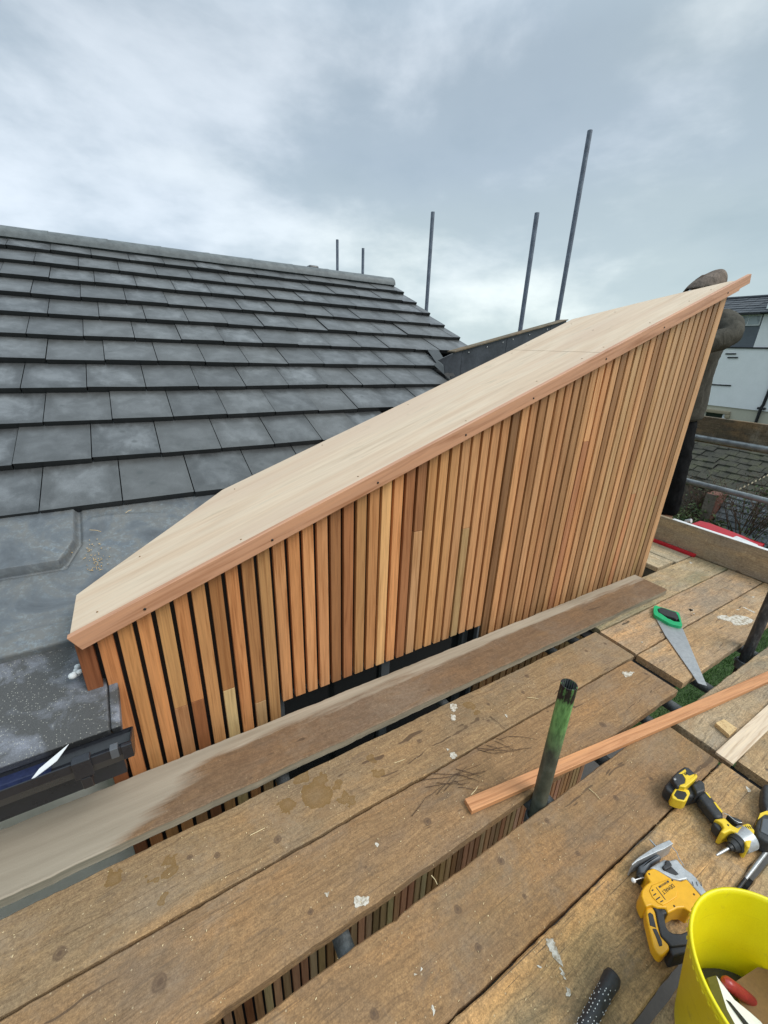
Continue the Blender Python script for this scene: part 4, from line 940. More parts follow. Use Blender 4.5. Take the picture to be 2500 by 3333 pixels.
# dark boarded upstand rising behind
up = empty('boarded_upstand', (3.4, 3.2, 1.2), 'dark slate grey boarded upstand with a timber capping, behind the plywood', 'upstand')
m = MB()
def upt(x): return 1.406+(x-2.609)*.2415
m.prism_y([(2.43, 1.338), (2.609, 1.406), (2.700, upt(2.70)), (2.700, .9), (2.53, 1.20), (2.50, 1.30)], 3.168, 3.176)
for xa, xb in ((2.704, 3.25), (3.254, 3.85), (3.854, 4.08)):
    m.prism_y([(xa, upt(xa)), (xb, upt(xb)), (xb, .9), (xa, .9)], 3.170, 3.19)
m.build('boarding', M['epdm'], up, bevel=.002)
m = MB(); m.prism_y([(2.60, 1.407), (4.08, upt(4.08)+.001), (4.08, upt(4.08)+.009), (2.60, 1.416)], 3.15, 3.26); m.build('capping', M['guardb'], up)
m = MB(); m.box((2.7, 3.19, -2.6), (4.06, 3.26, 1.38)); m.build('rear_post', M['black'], up)
for x in (2.78, 3.0, 3.2, 3.33, 3.55, 3.8):
    m = MB(); m.lathe([(0, 0), (.006, 0), (.006, .003), (0, .003)], (0, 0, 0), 8); m.v = [(x+a, 3.168-z, upt(x)-.035+bq) for a, bq, z in m.v]; m.build('screw', M['steel'], up)

# ================================================================== SCAFFOLD BOARDS
def board(name_label, x0, x1, y0, y1, z0, z1, mt, group='scaffold boards laid as the working deck', seed=0, axis='X', name='scaffold_board', ragged=.0030):
    m = MB(); ch = .0035
    n = max(8, int((x1-x0 if axis == 'X' else y1-y0)/.02))
    a0, a1, b0, b1 = (x0, x1, y0, y1) if axis == 'X' else (y0, y1, x0, x1)
    prof = [(b0+ch, z0), (b1-ch, z0), (b1, z0+ch), (b1, z1-ch), (b1-ch, z1), ((b0+b1)/2, z1), (b0+ch, z1), (b0, z1-ch), (b0, z0+ch)]
    vs = []; k = len(prof)
    for i in range(n+1):
        a = a0+(a1-a0)*i/n
        wv = .0015*mnoise.noise(Vector((a*1.1, seed*9.1, 0)))
        e0 = ragged*mnoise.noise(Vector((a*9, seed*5.3, 1))) + ragged*.8*mnoise.noise(Vector((a*45, seed*3.3, 5)))
        e1 = ragged*mnoise.noise(Vector((a*9, seed*5.3, 7))) + ragged*.8*mnoise.noise(Vector((a*45, seed*3.3, 9)))
        chip0 = -min(0, mnoise.noise(Vector((a*14, seed, 20)))+.42)*.02; chip1 = -min(0, mnoise.noise(Vector((a*14, seed, 30)))+.42)*.02
        for q, (bb, z) in enumerate(prof):
            if q in (0, 6, 7, 8): bb += -e0 + (chip0 if q in (6, 7) else 0)
            elif q != 5: bb += e1 - (chip1 if q in (3, 4) else 0)
            z += wv
            aa = a
            if i in (0, n): aa += .003*mnoise.noise(Vector((bb*40, seed, i)))
            vs.append((aa, bb, z) if axis == 'X' else (bb, aa, z))
    fs = []
    for i in range(n):
        for q in range(k):
            q2 = (q+1) % k; f = (i*k+q, (i+1)*k+q, (i+1)*k+q2, i*k+q2)
            fs.append(f if axis == 'Y' else f[::-1])
    e1_ = tuple(range(k)); e2_ = tuple(n*k+q for q in range(k-1, -1, -1))
    if axis == 'X': e1_, e2_ = e1_, e2_
    fs += [e1_[::-1] if axis == 'X' else e1_, e2_[::-1] if axis == 'X' else e2_]
    m.add(vs, fs)
    ob = m.build(name, mt)
    bm = bmesh.new(); bm.from_mesh(ob.data); bmesh.ops.recalc_face_normals(bm, faces=bm.faces); bm.to_mesh(ob.data); bm.free()
    return tag(ob, name_label, 'scaffold board', group)
T0 = -.038
G = board('thicker weathered plank lying loose against the foot of the cedar slats', -3.6, 2.79, 1.037, 1.252, .001, .039, M['plank'], None, 1, name='loose_plank')
G['category'] = 'plank'
A = board('board with rust brown mud stains, next to the loose plank', -3.5, 2.018, .797, 1.014, T0, 0, M['bA'], seed=2)
B = board('board strewn with thin twigs, under the lower end of the cedar batten', -3.5, 1.968, .562, .789, T0, 0, M['bB'], seed=3)
Cc = board('orange brown board on the near side of the green stub pole', -3.5, 1.718, .292, .508, T0, 0, M['bC'], seed=4)
Dd = board('scratched board carrying the jigsaw and the impact driver', -3.5, 1.722, .078, .286, T0, 0, M['bD'], seed=5)
E_ = board('board under the yellow bucket, nearest the lower right corner', -3.5, 1.95, -.165, .056, T0, 0, M['bE'], seed=6)
board('board running on beyond the bucket, past the right edge', 1.985, 3.592, -.165, .028, T0, 0, M['bE'], seed=25)
for k, lb in enumerate([f'{w_} added board behind the bucket, out of the picture, shading below the deck' for w_ in ('first', 'second', 'third', 'fourth', 'fifth', 'sixth', 'seventh', 'eighth')]):
    board(lb, -3.5, 3.592, -.395-.232*k, -.172-.232*k, T0, 0, M['bE'], seed=30+k)  # unseen boards added to keep light from getting under the deck
P_ = board('greenish board running on from the end of the loose plank', 2.06, 3.592, 1.012, 1.238, T0, 0, M['bP'], seed=7)
A2 = board('board under the green handle of the hand saw', 2.045, 3.592, .800, 1.004, T0, 0, M['bF'], seed=8)
B2 = board('board with the big white plaster splash', 2.04, 3.592, .572, .793, T0, 0, M['bG'], seed=9)
C2 = board('grey board under the small wood offcut and the pale batten', 1.762, 3.592, .268, .490, T0, 0, M['bH'], seed=10)
D2 = board('short stretch of dark board beyond the impact driver, at the right edge', 1.785, 3.592, .045, .262, T0, 0, M['bE'], seed=11)
Y1 = board('pale crosswise board just past the right end of the cedar wall', 3.135, 3.345, 1.262, 3.6, T0, 0, M['bY'], seed=12, axis='Y')
Y2 = board('pale crosswise board along the foot of the upright toe board', 3.352, 3.588, 1.245, 3.6, T0, 0, M['bY'], seed=13, axis='Y')
Y3 = board('crosswise board under the feet of the man, beyond the toe board', 3.66, 3.88, -.6, 3.6, T0, 0, M['bH'], seed=14, axis='Y')
Y4 = board('outer crosswise board behind the man, beyond the toe board', 3.89, 4.10, -.6, 3.6, T0, 0, M['bE'], seed=15, axis='Y')
tb = board('pale toe board standing on edge across the end of the deck', 3.60, 3.636, -.7, 2.6, .001, .222, M['toe'], None, 16, axis='Y', name='toe_board'); tb['category'] = 'toe board'
m = MB(); m.box((3.5995, -.7, .2225), (3.6365, 1.46, .2265)); ob = m.build('white_edge', M['white'], tb, bevel=.001)
gb = board('dark brown guard board fixed on edge above the upper guard rail', 4.33, 4.366, -1.6, 3.8, .742, .966, M['guardb'], None, 17, axis='Y', name='guard_board'); gb['category'] = 'guard board'

# splashes of plaster on the boards, each a thin raised crust on its board
def owner(x, y):
    for bd, (x0, x1, y0, y1) in ((A, (-2, 2.02, .797, 1.004)), (B, (-2, 1.97, .55, .797)), (Cc, (-2, 1.73, .29, .51)), (Dd, (-2, 1.75, .06, .29)), (P_, (2.04, 3.6, 1.01, 1.24)), (A2, (2.04, 3.6, .797, 1.01)), (B2, (2.04, 3.6, .55, .797)), (C2, (1.75, 3.6, .26, .5)), (D2, (1.75, 3.6, .0, .26))):
        if x0 <= x <= x1 and y0 <= y <= y1: return bd
    return None
rsp = random.Random(8)
def crust(m, pts, z0, th):
    # roughen outline
    n = len(pts); out_ = []
    for i in range(n):
        a = Vector(pts[i]); c = Vector(pts[(i+1) % n]); L_ = (c-a).length; k = max(1, int(L_/.004)); k = min(k, 14)
        for q in range(k):
            p = a.lerp(c, q/k); nn = Vector((c.y-a.y, a.x-c.x)).normalized() if L_ > 0 else Vector((0, 0))
            out_.append(tuple(p+nn*rsp.uniform(-.0032, .0024)*min(1, L_/.012)))
    m.prism(out_, z0, z0+th)
spl = {}
for pts in D['splats']:
    cx = sum(p[0] for p in pts)/len(pts); cy = sum(p[1] for p in pts)/len(pts); bd = owner(cx, cy)
    if bd is None: continue
    m = MB(); crust(m, pts, .0002, .0012); m.build('plaster_splash', M['splat'], bd)
# sawdust and small shavings scattered over the deck
m = MB()
for _ in range(1100):
    x = rsp.uniform(-.6, 3.4)*rsp.random()**.3; y = rsp.uniform(.08, 1.0)
    bd = owner(x, y)
    if bd is None: continue
    a = rsp.uniform(0, 3.14); l = rsp.uniform(.0008, .0032)*rsp.uniform(.5, 1); wd = rsp.uniform(.0004, .0009)
    ux, uy = math.cos(a)*l, math.sin(a)*l; px, py = -math.sin(a)*wd, math.cos(a)*wd
    z = .0022
    m.add([(x-ux-px, y-uy-py, z), (x+ux-px, y+uy-py, z), (x+ux+px, y+uy+py, z+.0008), (x-ux+px, y-uy+py, z+.0008)], [(0, 1, 2, 3)])
tag(m.build('sawdust', M['straw']), 'pale sawdust and tiny shavings scattered over the scaffold boards', 'sawdust', kind='stuff')
# twigs
m = MB()
for ln in D['twigs']:
    P = [Vector((x, y, .003+.002*(i % 2))) for i, (x, y) in enumerate(ln)]
    Q = [P[0]]
    for i in range(len(P)-1):
        for q in (1, 2, 3): Q.append(P[i].lerp(P[i+1], q/3)+Vector((rsp.uniform(-.002, .002), rsp.uniform(-.002, .002), 0)))
    m.tube(Q, [.0011-.0007*i/len(Q) for i in range(len(Q))], 5)
tag(m.build('fallen_twigs', M['twig']), 'spray of thin dark twigs lying left of the green stub pole', 'twigs', kind='stuff')
SL = ['bent golden splinter right of the foot of the green stub pole', 'white sliver resting on the near end of the cedar batten', 'pale straw lying left of the top of the green stub pole',
      'pale curved shaving on the mud stained board', 'pale shaving left of the twigs', 'thin stick poking from the gap between two boards']
for ln, lb in zip(D['sticks'], SL):
    zo = .022 if 'sliver' in lb else .0025
    m = MB(); a, c = Vector((*ln[0], zo)), Vector((*ln[1], zo+.001)); mid = a.lerp(c, .5)+Vector((.0015, -.0015, .002)); m.tube([a, mid, c], [.0014, .0012, .0009], 5)
    tag(m.build('wood_sliver', M['straw']), lb, 'splinter', 'loose splinters on the deck')

# ================================================================== SCAFFOLD TUBES
PG = 'scaffold standards rising against the sky'
def pole(name, x, y, z0, z1, mt, label, group=None, r=.02415):
    e = empty(name, (x, y, z0), label, 'pole', group)
    m = MB(); m.tube([(x, y, z0), (x, y, z1-.13), (x, y, z1)], r, 20, cap=True, hollow=.0035); m.build('tube', mt, e)
    return e
gp = pole('scaffold_pole', .996, .534, -2.6, .506, M['green'], 'green and black painted stub of scaffold pole rising through the deck')
m = MB(); m.lathe([(0, 0), (.0206, 0), (.0206, .1055)], (.996, .534, .40), 20); m.build('bore', M['tubein'], gp)
pole('scaffold_pole', 2.655, .534, -2.6, 1.25, M['grimy'], 'dark grimy pole leaning out of the right edge beside the deck gap')
pole('scaffold_pole', 4.28, 3.45, -2.6, 3.47, M['pole'], 'tallest pole, rightmost of those against the sky', PG)
pole('scaffold_pole', 3.93, 3.65, -2.6, 2.78, M['pole'], 'second pole from the right against the sky, close to the tallest', PG)
pole('scaffold_pole', 3.644, 5.099, -2.6, 3.033, M['pole'], 'lone pole standing right of the end of the roof ridge', PG)
pole('scaffold_pole', 3.912, 7.488, -2.6, 3.027, M['pole'], 'short far pole above the right end of the ridge', PG)
pole('scaffold_pole', 3.67, 8.035, -2.6, 3.21, M['pole'], 'short far pole next to the ridge vent, leftmost of all', PG)
def tubeob(name, p, q, label, cat='tube', mt='galv', group=None, r=.02415, par=None):
    m = MB(); m.tube([p, Vector(p).lerp(Vector(q), .5), q], r, 20, hollow=.0035)
    return tag(m.build(name, M[mt]), label, cat, group)
tubeob('guard_rail', (4.285, -1.6, .785), (4.285, 3.7, .785), 'upper grey guard rail tube below the dark guard board', 'guard rail')
tubeob('guard_rail', (4.285, -1.6, .388), (4.285, 3.7, .388), 'lower grey guard rail tube across the brick wall', 'guard rail')
TG = 'transom tubes carrying the deck'
for x, lb in ((.262, 'transom tube showing in the lower left of the long gap between boards'), (1.0, 'transom tube end beside the foot of the green stub pole'),
              (1.385, 'galvanised transom tube in the gap right of the green stub pole'), (1.74, 'transom tube under the butt joint by the driver'),
              (1.925, 'transom tube just past the end of the twiggy board'), (2.2, 'transom tube under the tip of the hand saw'), (2.71, 'transom tube at the foot of the dark grimy pole'), (3.25, 'transom tube under the toe board end of the deck')):
    y1 = 1.25 if x not in (1.385,) else .80
    if x == 1.0: tubeob('transom_tube', (x, .515, T0-.026), (x, 1.25, T0-.026), lb, mt='tubedark', group=TG); tubeob('transom_tube', (x+.055, -.5, T0-.027), (x+.055, .62, T0-.027), 'transom tube ending next to the green stub pole, near side', mt='tubedark', group=TG)
    else: tubeob('transom_tube', (x, -.55, T0-.026), (x, y1, T0-.026), lb, mt='tubedark', group=TG)
# angle bearers along the butt joints
for x, lb in ((2.031, 'dark bearer under the far butt joint of the boards'), (1.741, 'dark bearer under the near butt joint of the boards')):
    m = MB(); m.box((x-.05, .60 if x > 2 else -.3, T0-.012), (x+.05, 1.2 if x > 2 else .28, T0-.003)); tag(m.build('deck_bearer', M['under']), lb, 'bearer')
# couplers
def coupler(x, y, z, lb):
    e = empty('pole_coupler', (x, y, z), lb, 'coupler', 'couplers below the deck')
    m = MB(); m.lathe([(.0255, -.025), (.034, -.025), (.034, .025), (.0255, .025)], (x, y, z), 20, closed=True); m.build('collar', M['galv'], e, bevel=.002)
    m = MB(); m.tube([(x+.03, y-.03, z-.01), (x+.03, y+.045, z-.01)], .007, 8); m.tube([(x+.03, y+.03, z-.01), (x+.03, y+.045, z-.01)], .012, 6); m.build('bolt', M['steel'], e)
coupler(.996, .534, T0-.075, 'coupler gripping the green stub pole below the deck'); coupler(2.655, .534, T0-.075, 'coupler gripping the grimy pole below the deck')

# ================================================================== LOOSE TIMBER
def bar(name, a, b, w, h, z, mt, label, cat, bevel=.0015, group=None):
    a = Vector((a[0], a[1], z)); b = Vector((b[0], b[1], z)); d = (b-a).normalized(); s_ = Vector((-d.y, d.x, 0))
    m = MB(); m.obox((a+b)/2+Vector((0, 0, h/2)), (b-a)/2, s_*w/2, (0, 0, h/2)); ob = m.build(name, mt, bevel=bevel)
    return tag(ob, label, cat, group)
bar('cedar_batten', (.7545, .6295), (3.02, .3035), .043, .019, .002, M['batten'], 'long orange cedar batten lying across the deck behind the green stub pole', 'batten')
bar('pale_batten', (1.738, .2885), (2.75, .285), .058, .012, .002, M['white_batten'], 'short pale planed batten lying by the right edge', 'batten')
m = MB(); pts = D['offcut']; m.prism(pts, .001, .021); tag(m.build('wood_offcut', M['offcut'], bevel=.0015), 'small yellow wood offcut lying between the two battens', 'offcut')

# ================================================================== HAND SAW
saw = empty('hand_saw', (2.40, .75, 0), 'hand saw with green and black handle lying across the deck', 'saw')
m = MB(); m.prism(D['saw_blade'], .0045, .0058)
# teeth along the long edge
a, b = Vector(D['saw_blade'][-1]), Vector(D['saw_blade'][4])
a = Vector(D['saw_blade'][0])
n = 70; d = (b-a)/n; nn = Vector((d.y, -d.x)).normalized()
c0 = sum((Vector(p) for p in D['saw_blade']), Vector((0, 0)))/7
m.build('blade', M['steel'], saw)
m = MB()
path = [Vector(D['saw_blade'][i]) for i in (0, 6, 5, 4)]
for p, q in zip(path, path[1:]):
    L_ = (q-p).length; k = int(L_/.0055); dd = (q-p)/k; nn = Vector((dd.y, -dd.x)).normalized()
    if nn.dot(c0-p) > 0: nn = -nn
    for i in range(k):
        e0 = p+dd*i; m.prism([tuple(e0), tuple(e0+dd), tuple(e0+dd*.6+nn*.0035)], .0046, .0057)
m.build('teeth', M['steel'], saw)
# handle ring: outline with its grip opening
def ring(m, outer, inner, z0, z1):
    """strip between outline and opening, matched by angle about the opening's centre"""
    c = sum((Vector(p) for p in inner), Vector((0, 0)))/len(inner)
    def cast(poly, ang):
        d = Vector((math.cos(ang), math.sin(ang))); best = None
        for i in range(len(poly)):
            p, q = Vector(poly[i]), Vector(poly[(i+1) % len(poly)]); e = q-p; den = d.x*e.y-d.y*e.x
            if abs(den) < 1e-9: continue
            t_ = ((p.x-c.x)*e.y-(p.y-c.y)*e.x)/den; u_ = ((p.x-c.x)*d.y-(p.y-c.y)*d.x)/den
            if t_ > 0 and -1e-6 <= u_ <= 1+1e-6 and (best is None or t_ > best): best = t_
        return c+d*(best or .01)
    N = 72; vs = []
    for i in range(N):
        a_ = 2*math.pi*i/N; o, q = cast(outer, a_), cast(inner, a_)
        if (o-c).length < (q-c).length+.004: o = c+(q-c).normalized()*((q-c).length+.004)
        vs += [(o.x, o.y, z0), (o.x, o.y, z1), (q.x, q.y, z1), (q.x, q.y, z0)]
    fs = []
    for i in range(N):
        j = (i+1) % N
        for k in range(4): fs.append((4*i+k, 4*i+(k+1) % 4, 4*j+(k+1) % 4, 4*j+k)[::-1])
    m.add(vs, fs)
m = MB(); ring(m, D['saw_handle'], D['saw_hole'], .001, .022); m.build('handle', M['green_handle'], saw, bevel=.003)
m = MB(); m.prism(D['saw_grip'], .004, .026); m.build('grip', M['rubber'], saw, bevel=.004)

# ================================================================== JIGSAW
jg = empty('jigsaw', (1.06, .16, 0), 'yellow and grey cordless jigsaw lying on its side next to the bucket', 'jigsaw')
def part(name, key, z0, z1, mt, par, bevel=.004, pts=None, seg=3):
    m = MB(); m.prism(pts or D[key], z0, z1); return m.build(name, mt, par, bevel=bevel, seg=seg)
body = part('body', 'jig_body', .012, .070, M['yellow'], jg, .008)
part('side_panel', 'jig_panel', .060, .0725, M['yellow'], body, .002)
part('hand_guard', 'jig_guard', .030, .062, M['yellow'], jg, .005)
part('guard_inset', 'jig_guard_in', .055, .0632, M['rubber'], jg, .001)
part('guard_inset', 'jig_guard_in2', .055, .0632, M['rubber'], jg, .001)
part('grip', 'jig_grip', .024, .066, M['rubber'], jg, .009)
part('battery', 'jig_batt', .004, .060, M['rubber'], jg, .006)
gear = part('gear_housing', 'jig_gear', .012, .064, M['alu'], jg, .005)
part('lever', 'jig_lever', .06, .0715, M['rubber'], gear, .003)
part('recess', 'jig_recess', .06, .0655, M['rubber'], gear, .001)
shoe = part('shoe_plate', 'jig_shoe', .002, .054, M['alu'], jg, .002)
part('roller_housing', 'jig_tube', .010, .046, M['frame'], jg, .010, seg=4)
part('dust_port', None, .02, .050, M['ink'], jg, .004, pts=[(x, y) for x, y in ((1.030, .232), (1.050, .228), (1.048, .216), (1.032, .214))])
a, c = D['jig_blade']; m = MB(); m.tube([(a[0], a[1], .03), (c[0], c[1], .03), (c[0]+.02, c[1]-.02, .03)], [.0022, .0032, .0032], 6); m.build('blade', M['steel'], jg)
kp = D['jig_knob']; m = MB(); m.tube([(x, y, .05) for x, y in kp], .0018, 8); m.build('fence_rod', M['steel'], jg)
bmx = bmesh.new(); bmesh.ops.create_icosphere(bmx, subdivisions=3, radius=.0062); m = MB()
m.add([(v.co.x+kp[0][0], v.co.y+kp[0][1], v.co.z+.05) for v in bmx.verts], [tuple(v.index for v in f.verts) for f in bmx.faces], smooth=True); bmx.free(); m.build('rod_knob', M['white'], jg)
m = MB(); m.tube([(x, y, .05) for x, y in D['jig_wire']], .0012, 8); m.build('wire_guard', M['steel'], jg)
for s_ in D['jig_slots']:
    p, q = Vector(s_[0]), Vector(s_[1]); d = (q-p); w_ = Vector((-d.y, d.x)).normalized()*.0011
    m = MB(); m.obox(((p.x+q.x)/2, (p.y+q.y)/2, .0722), (d.x/2, d.y/2, 0), (w_.x, w_.y, 0), (0, 0, .0007)); m.build('vent_slot', M['ink'], body)
tx0, tx1 = Vector(D['jig_text_dir'][0]), Vector(D['jig_text_dir'][1]); tcn = D['jig_textc'][0]
text_part('maker_lettering', 'DEWALT', .0115, M['ink'], body, tcn, (tx1.x-tx0.x, tx1.y-tx0.y, 0), .0728)
lb_ = D['jig_labelbox']; m = MB(); m.prism(lb_, .0722, .0732); m.build('rating_label', M['rubber'], body)
lc = (sum(p[0] for p in lb_)/4, sum(p[1] for p in lb_)/4)
text_part('rating_lettering', 'XR LI-ION', .0058, M['yellow'], body, lc, (tx1.x-tx0.x, tx1.y-tx0.y, 0), .0734)

for cx, cy in ((430, 590), (700, 640), (830, 900), (450, 930), (1010, 860), (960, 720)):
    pass
for x, y in ((1.0490, .2105), (1.0905, .1700), (1.1085, .1230), (.9950, .1490), (1.0330, .1365)):
    m = MB(); m.lathe([(0, .0700), (.0022, .0700), (.0022, .0712), (0, .0706)], (x, y, 0), 12); m.build('screw', M['ink'], body)
for k in range(5):
    a_ = Vector((1.118+.010*k, .150-.006*k, .0645)); m = MB(); m.obox(a_, (.0035, .003, 0), (.0006, -.0007, 0), (0, 0, .0007)); m.build('cooling_slot', M['frame'], gear)
# ================================================================== IMPACT DRIVER
dv = empty('impact_driver', (1.43, .22, 0), 'yellow and black cordless impact driver lying with its nose towards the jigsaw', 'impact driver')
bt = part('battery', 'drv_batt_low', .003, .052, M['rubber'], dv, .008)
part('battery_cap', 'drv_batt', .045, .074, M['rubber'], bt, .006)
part('battery_rail', 'drv_yel', .045, .0765, M['yellow2'], bt, .003)
part('battery_label', 'drv_logo', .070, .0755, M['yellow2'], bt, .001)
bw = part('battery_clip', 'drv_window', .02, .060, M['yellow2'], bt, .004)
part('clip_window', 'drv_window_in', .05, .0612, M['ink'], bw, .001)
lgc = D['drv_logo'][0]
text_part('battery_lettering', 'XR', .013, M['ink'], bt, (D['drv_logo'][3][0], D['drv_logo'][3][1]), (tx1.x-tx0.x, tx1.y-tx0.y, 0), .0760)
text_part('voltage_lettering', '18V', .0075, M['whiteink'], bt, (sum(D['drv_batt'][i][0] for i in (0, 8, 9))/3+.012, sum(D['drv_batt'][i][1] for i in (0, 8, 9))/3+.004), (tx1.x-tx0.x, tx1.y-tx0.y, 0), .0745)
part('collar', 'drv_collar', .010, .068, M['rubber'], dv, .006)
hd = part('handle', 'drv_handle', .012, .055, M['rubber'], dv, .012, seg=4)
part('grip_stripe', 'drv_stripe1', .05, .0562, M['yellow2'], hd, .0005); part('grip_stripe', 'drv_stripe2', .05, .0562, M['yellow2'], hd, .0005)
by = part('body', 'drv_body', .006, .062, M['yellow2'], dv, .009, seg=4)
for cx, cy in ((1155, 955), (1450, 1020), (1380, 1060), (1330, 990)):
    pass
for k in range(4):
    a_ = Vector((1.4560+.0052*k, .1300-.0035*k, .0622)); m = MB(); m.obox(a_, (.0022, .0032, 0), (.0010, -.0007, 0), (0, 0, .0007)); m.build('vent_slot', M['ink'], by)
m = MB(); m.obox((1.4120, .1610, .0620), (.0030, .0008, 0), (-.0006, .0022, 0), (0, 0, .0007)); m.build('direction_mark', M['ink'], by)
part('trigger', 'drv_trigger', .015, .050, M['rubber'], dv, .005)
part('rear_grip', 'drv_back', .012, .046, M['rubber'], dv, .006)
ax = D['drv_axis']; A0 = Vector((*ax[0], .036)); A1 = Vector((*ax[1], .033)); A2_ = Vector((*ax[2], .030)); dn = (A1-A0).normalized()
def ltube(name, s0, s1, r0, r1, mt, par, seg=24):
    m = MB(); m.tube([A0+dn*s0, A0+dn*(s0*.5+s1*.5), A0+dn*s1], [r0, (r0+r1)/2, r1], seg); return m.build(name, mt, par, bevel=.0)
ltube('nose_housing', .006, .050, .0330, .0295, M['alu'], dv)
bump = ltube('nose_bumper', .052, .064, .0265, .0215, M['rubber'], dv)
ltube('bumper_ring', .064, .080, .0185, .0130, M['rubber'], bump); ltube('chuck_collar', .080, .092, .0105, .0085, M['ink'], dv)
m = MB(); m.tube([A0+dn*.09, A0+dn*.135, A0+dn*.148], [.0042, .0042, .0025], 6); m.build('driver_bit', M['steel'], dv)
m = MB()
hk = [Vector((*p, .060)) for p in ((1.446, .1850), (1.452, .1745), (1.450, .158), (1.455, .147), (1.462, .143))]
m.tube(hk, .0014, 6); m.build('belt_hook', M['steel'], dv)

# ================================================================== DRILL AT THE EDGE
d2 = empty('cordless_drill', (1.55, .11, 0), 'black and yellow cordless drill cut off by the right edge', 'drill')
part('handle', 'dr2_grip', .006, .050, M['rubber'], d2, .010, seg=4)
h2 = part('body', 'dr2_head', .004, .060, M['rubber'], d2, .010, seg=4)
part('yellow_band', 'dr2_ring', .040, .0635, M['yellow2'], h2, .002)
part('motor_cap', 'dr2_ring_in', .052, .0645, M['frame'], h2, .004)
# steel bar lying in the gap
m = MB(); m.tube([(1.70, .0705, .012), (1.40, .0715, .010), (1.335, .0715, .010)], [.0055, .0055, .004], 8); m.build('shaft', M['steel'], d2) if False else None
st = empty('steel_bar', (1.45, .07, 0), 'thin steel bar lying along the board gap beyond the bucket', 'bar')
m.build('shaft', M['steel'], st); m = MB(); m.tube([(1.335, .0715, .010), (1.20, .0720, .008)], [.0045, .0045], 8); m.build('tip', M['ink'], st)

# ================================================================== HAMMER
hmr = empty('hammer', (.65, .125, 0), 'hammer with black studded rubber grip at the bottom edge', 'hammer')
p0, p1 = Vector((*D['hammer'][0], .021)), Vector((*D['hammer'][1], .020)); dh = (p1-p0).normalized()
stn = [(-.004, .0085), (0, .0165), (.012, .0195), (.035, .0175), (.07, .0165), (.11, .0165), (.145, .0155), (.16, .012)]
m = MB(); m.tube([p0+dh*s for s, r in stn], [r for s, r in stn], 20); grip = m.build('grip', M['rubber'], hmr)
m = MB(); perp = Vector((-dh.y, dh.x, 0)); zz = Vector((0, 0, 1))
for i in range(17):
    for k in range(9):
        s = .012+i*.0085+(.004 if k % 2 else 0); a_ = -1.9+k*.475; rad = .0176 if s < .03 else .0168
        c = p0+dh*s+perp*math.sin(a_)*rad+zz*math.cos(a_)*rad; nrm = (perp*math.sin(a_)+zz*math.cos(a_)); tg = dh.cross(nrm)
        if random.random() < .6: m.obox(c+dh*random.uniform(-.002, .002), dh*.0014*random.uniform(.5, 1.2), tg*.0008, nrm*.0005)
m.build('grip_studs', M['whiteink'], grip)
m = MB(); m.tube([p0+dh*.155, p0+dh*.27], .009, 12); m.build('shaft', M['steel'], hmr)
hc = p0+dh*.285; m = MB(); m.tube([hc-perp*.065, hc-perp*.05, hc-perp*.03, hc+perp*.03, hc+perp*.035], [.014, .015, .010, .012, .011], 16)
m.tube([hc+perp*.03, hc+perp*.06, hc+perp*.10-Vector((0, 0, .01))], [.012, .008, .003], 10); m.build('head', M['steel'], hmr)

# ================================================================== BUCKET
BC = (.9183, -.0770); BH = .30; BR = .1672; BB = .128
bk = empty('bucket', (BC[0], BC[1], 0), 'open bright yellow plastic bucket in the lower right corner', 'bucket')
prof = [(0, .004), (BB-.012, .004), (BB-.002, .010), (BB, .02), (BR-.0035, BH-.028), (BR+.0005, BH-.026), (BR+.001, BH-.012), (BR-.002, BH-.008), (BR+.0035, BH-.004), (BR+.0035, BH), (BR+.0005, BH+.0012), (BR-.003, BH-.0005), (BR-.005, BH-.010), (BB-.004, .022), (BB-.010, .012), (0, .010)]
m = MB(); m.lathe([(r, z-.0) for r, z in prof], (BC[0], BC[1], 0), 96); m.build('shell', M['bucket'], bk)
m = MB()
for k in range(64):
    a_ = 2*math.pi*k/64+.01; c = (BC[0]+(BR+.0038)*math.cos(a_), BC[1]+(BR+.0038)*math.sin(a_), BH-.017)
    rr_ = Vector((math.cos(a_), math.sin(a_), 0)); tt = Vector((-rr_.y, rr_.x, 0)); m.obox(c, rr_*.0006, tt*.0032, (0, 0, .0022))
m.build('rim_beads', M['bucket'], bk, bevel=.0006)
# what is in it
def inbk(x, y, z): return Vector((BC[0]+x, BC[1]+y, z))
def tilt(m, pts, th):
    n = len(pts); m.add([p for p in pts]+[(p[0], p[1], p[2]-th) for p in pts], [tuple(range(n)), tuple(range(2*n-1, n-1, -1))]+[(i, n+i, n+(i+1) % n, (i+1) % n) for i in range(n)])
def fixn(ob):
    bm = bmesh.new(); bm.from_mesh(ob.data); bmesh.ops.recalc_face_normals(bm, faces=bm.faces); bm.to_mesh(ob.data); bm.free(); return ob
s2 = empty('saw_blade', inbk(-.03, .03, .10), 'pale steel blade with a dark slot lying in the yellow bucket', 'saw blade')
m = MB(); tilt(m, [(.921, .015, .150), (.911, -.022, .152), (.917, -.047, .154), (.919, -.064, .156), (.905, -.12, .160), (.845, -.10, .176), (.852, -.05, .170), (.874, -.020, .162)], .003); fixn(m.build('blade', M['white'], s2))
m = MB(); tilt(m, [(.891, -.013, .1590), (.895, -.019, .1585), (.884, -.062, .1680), (.874, -.060, .1690)], .004); fixn(m.build('slot', M['ink'], s2))
sp = empty('flat_bar', inbk(-.04, .08, .10), 'flat olive coloured bar standing inside the bucket against its wall', 'bar'); m = MB()
tilt(m, [(.898, .024, .152), (.921, .016, .150), (.874, -.020, .162), (.850, -.052, .172), (.822, -.05, .182), (.846, -.012, .172), (.866, .004, .165)], .012); fixn(m.build('stock', M['olive'], sp, bevel=.001))
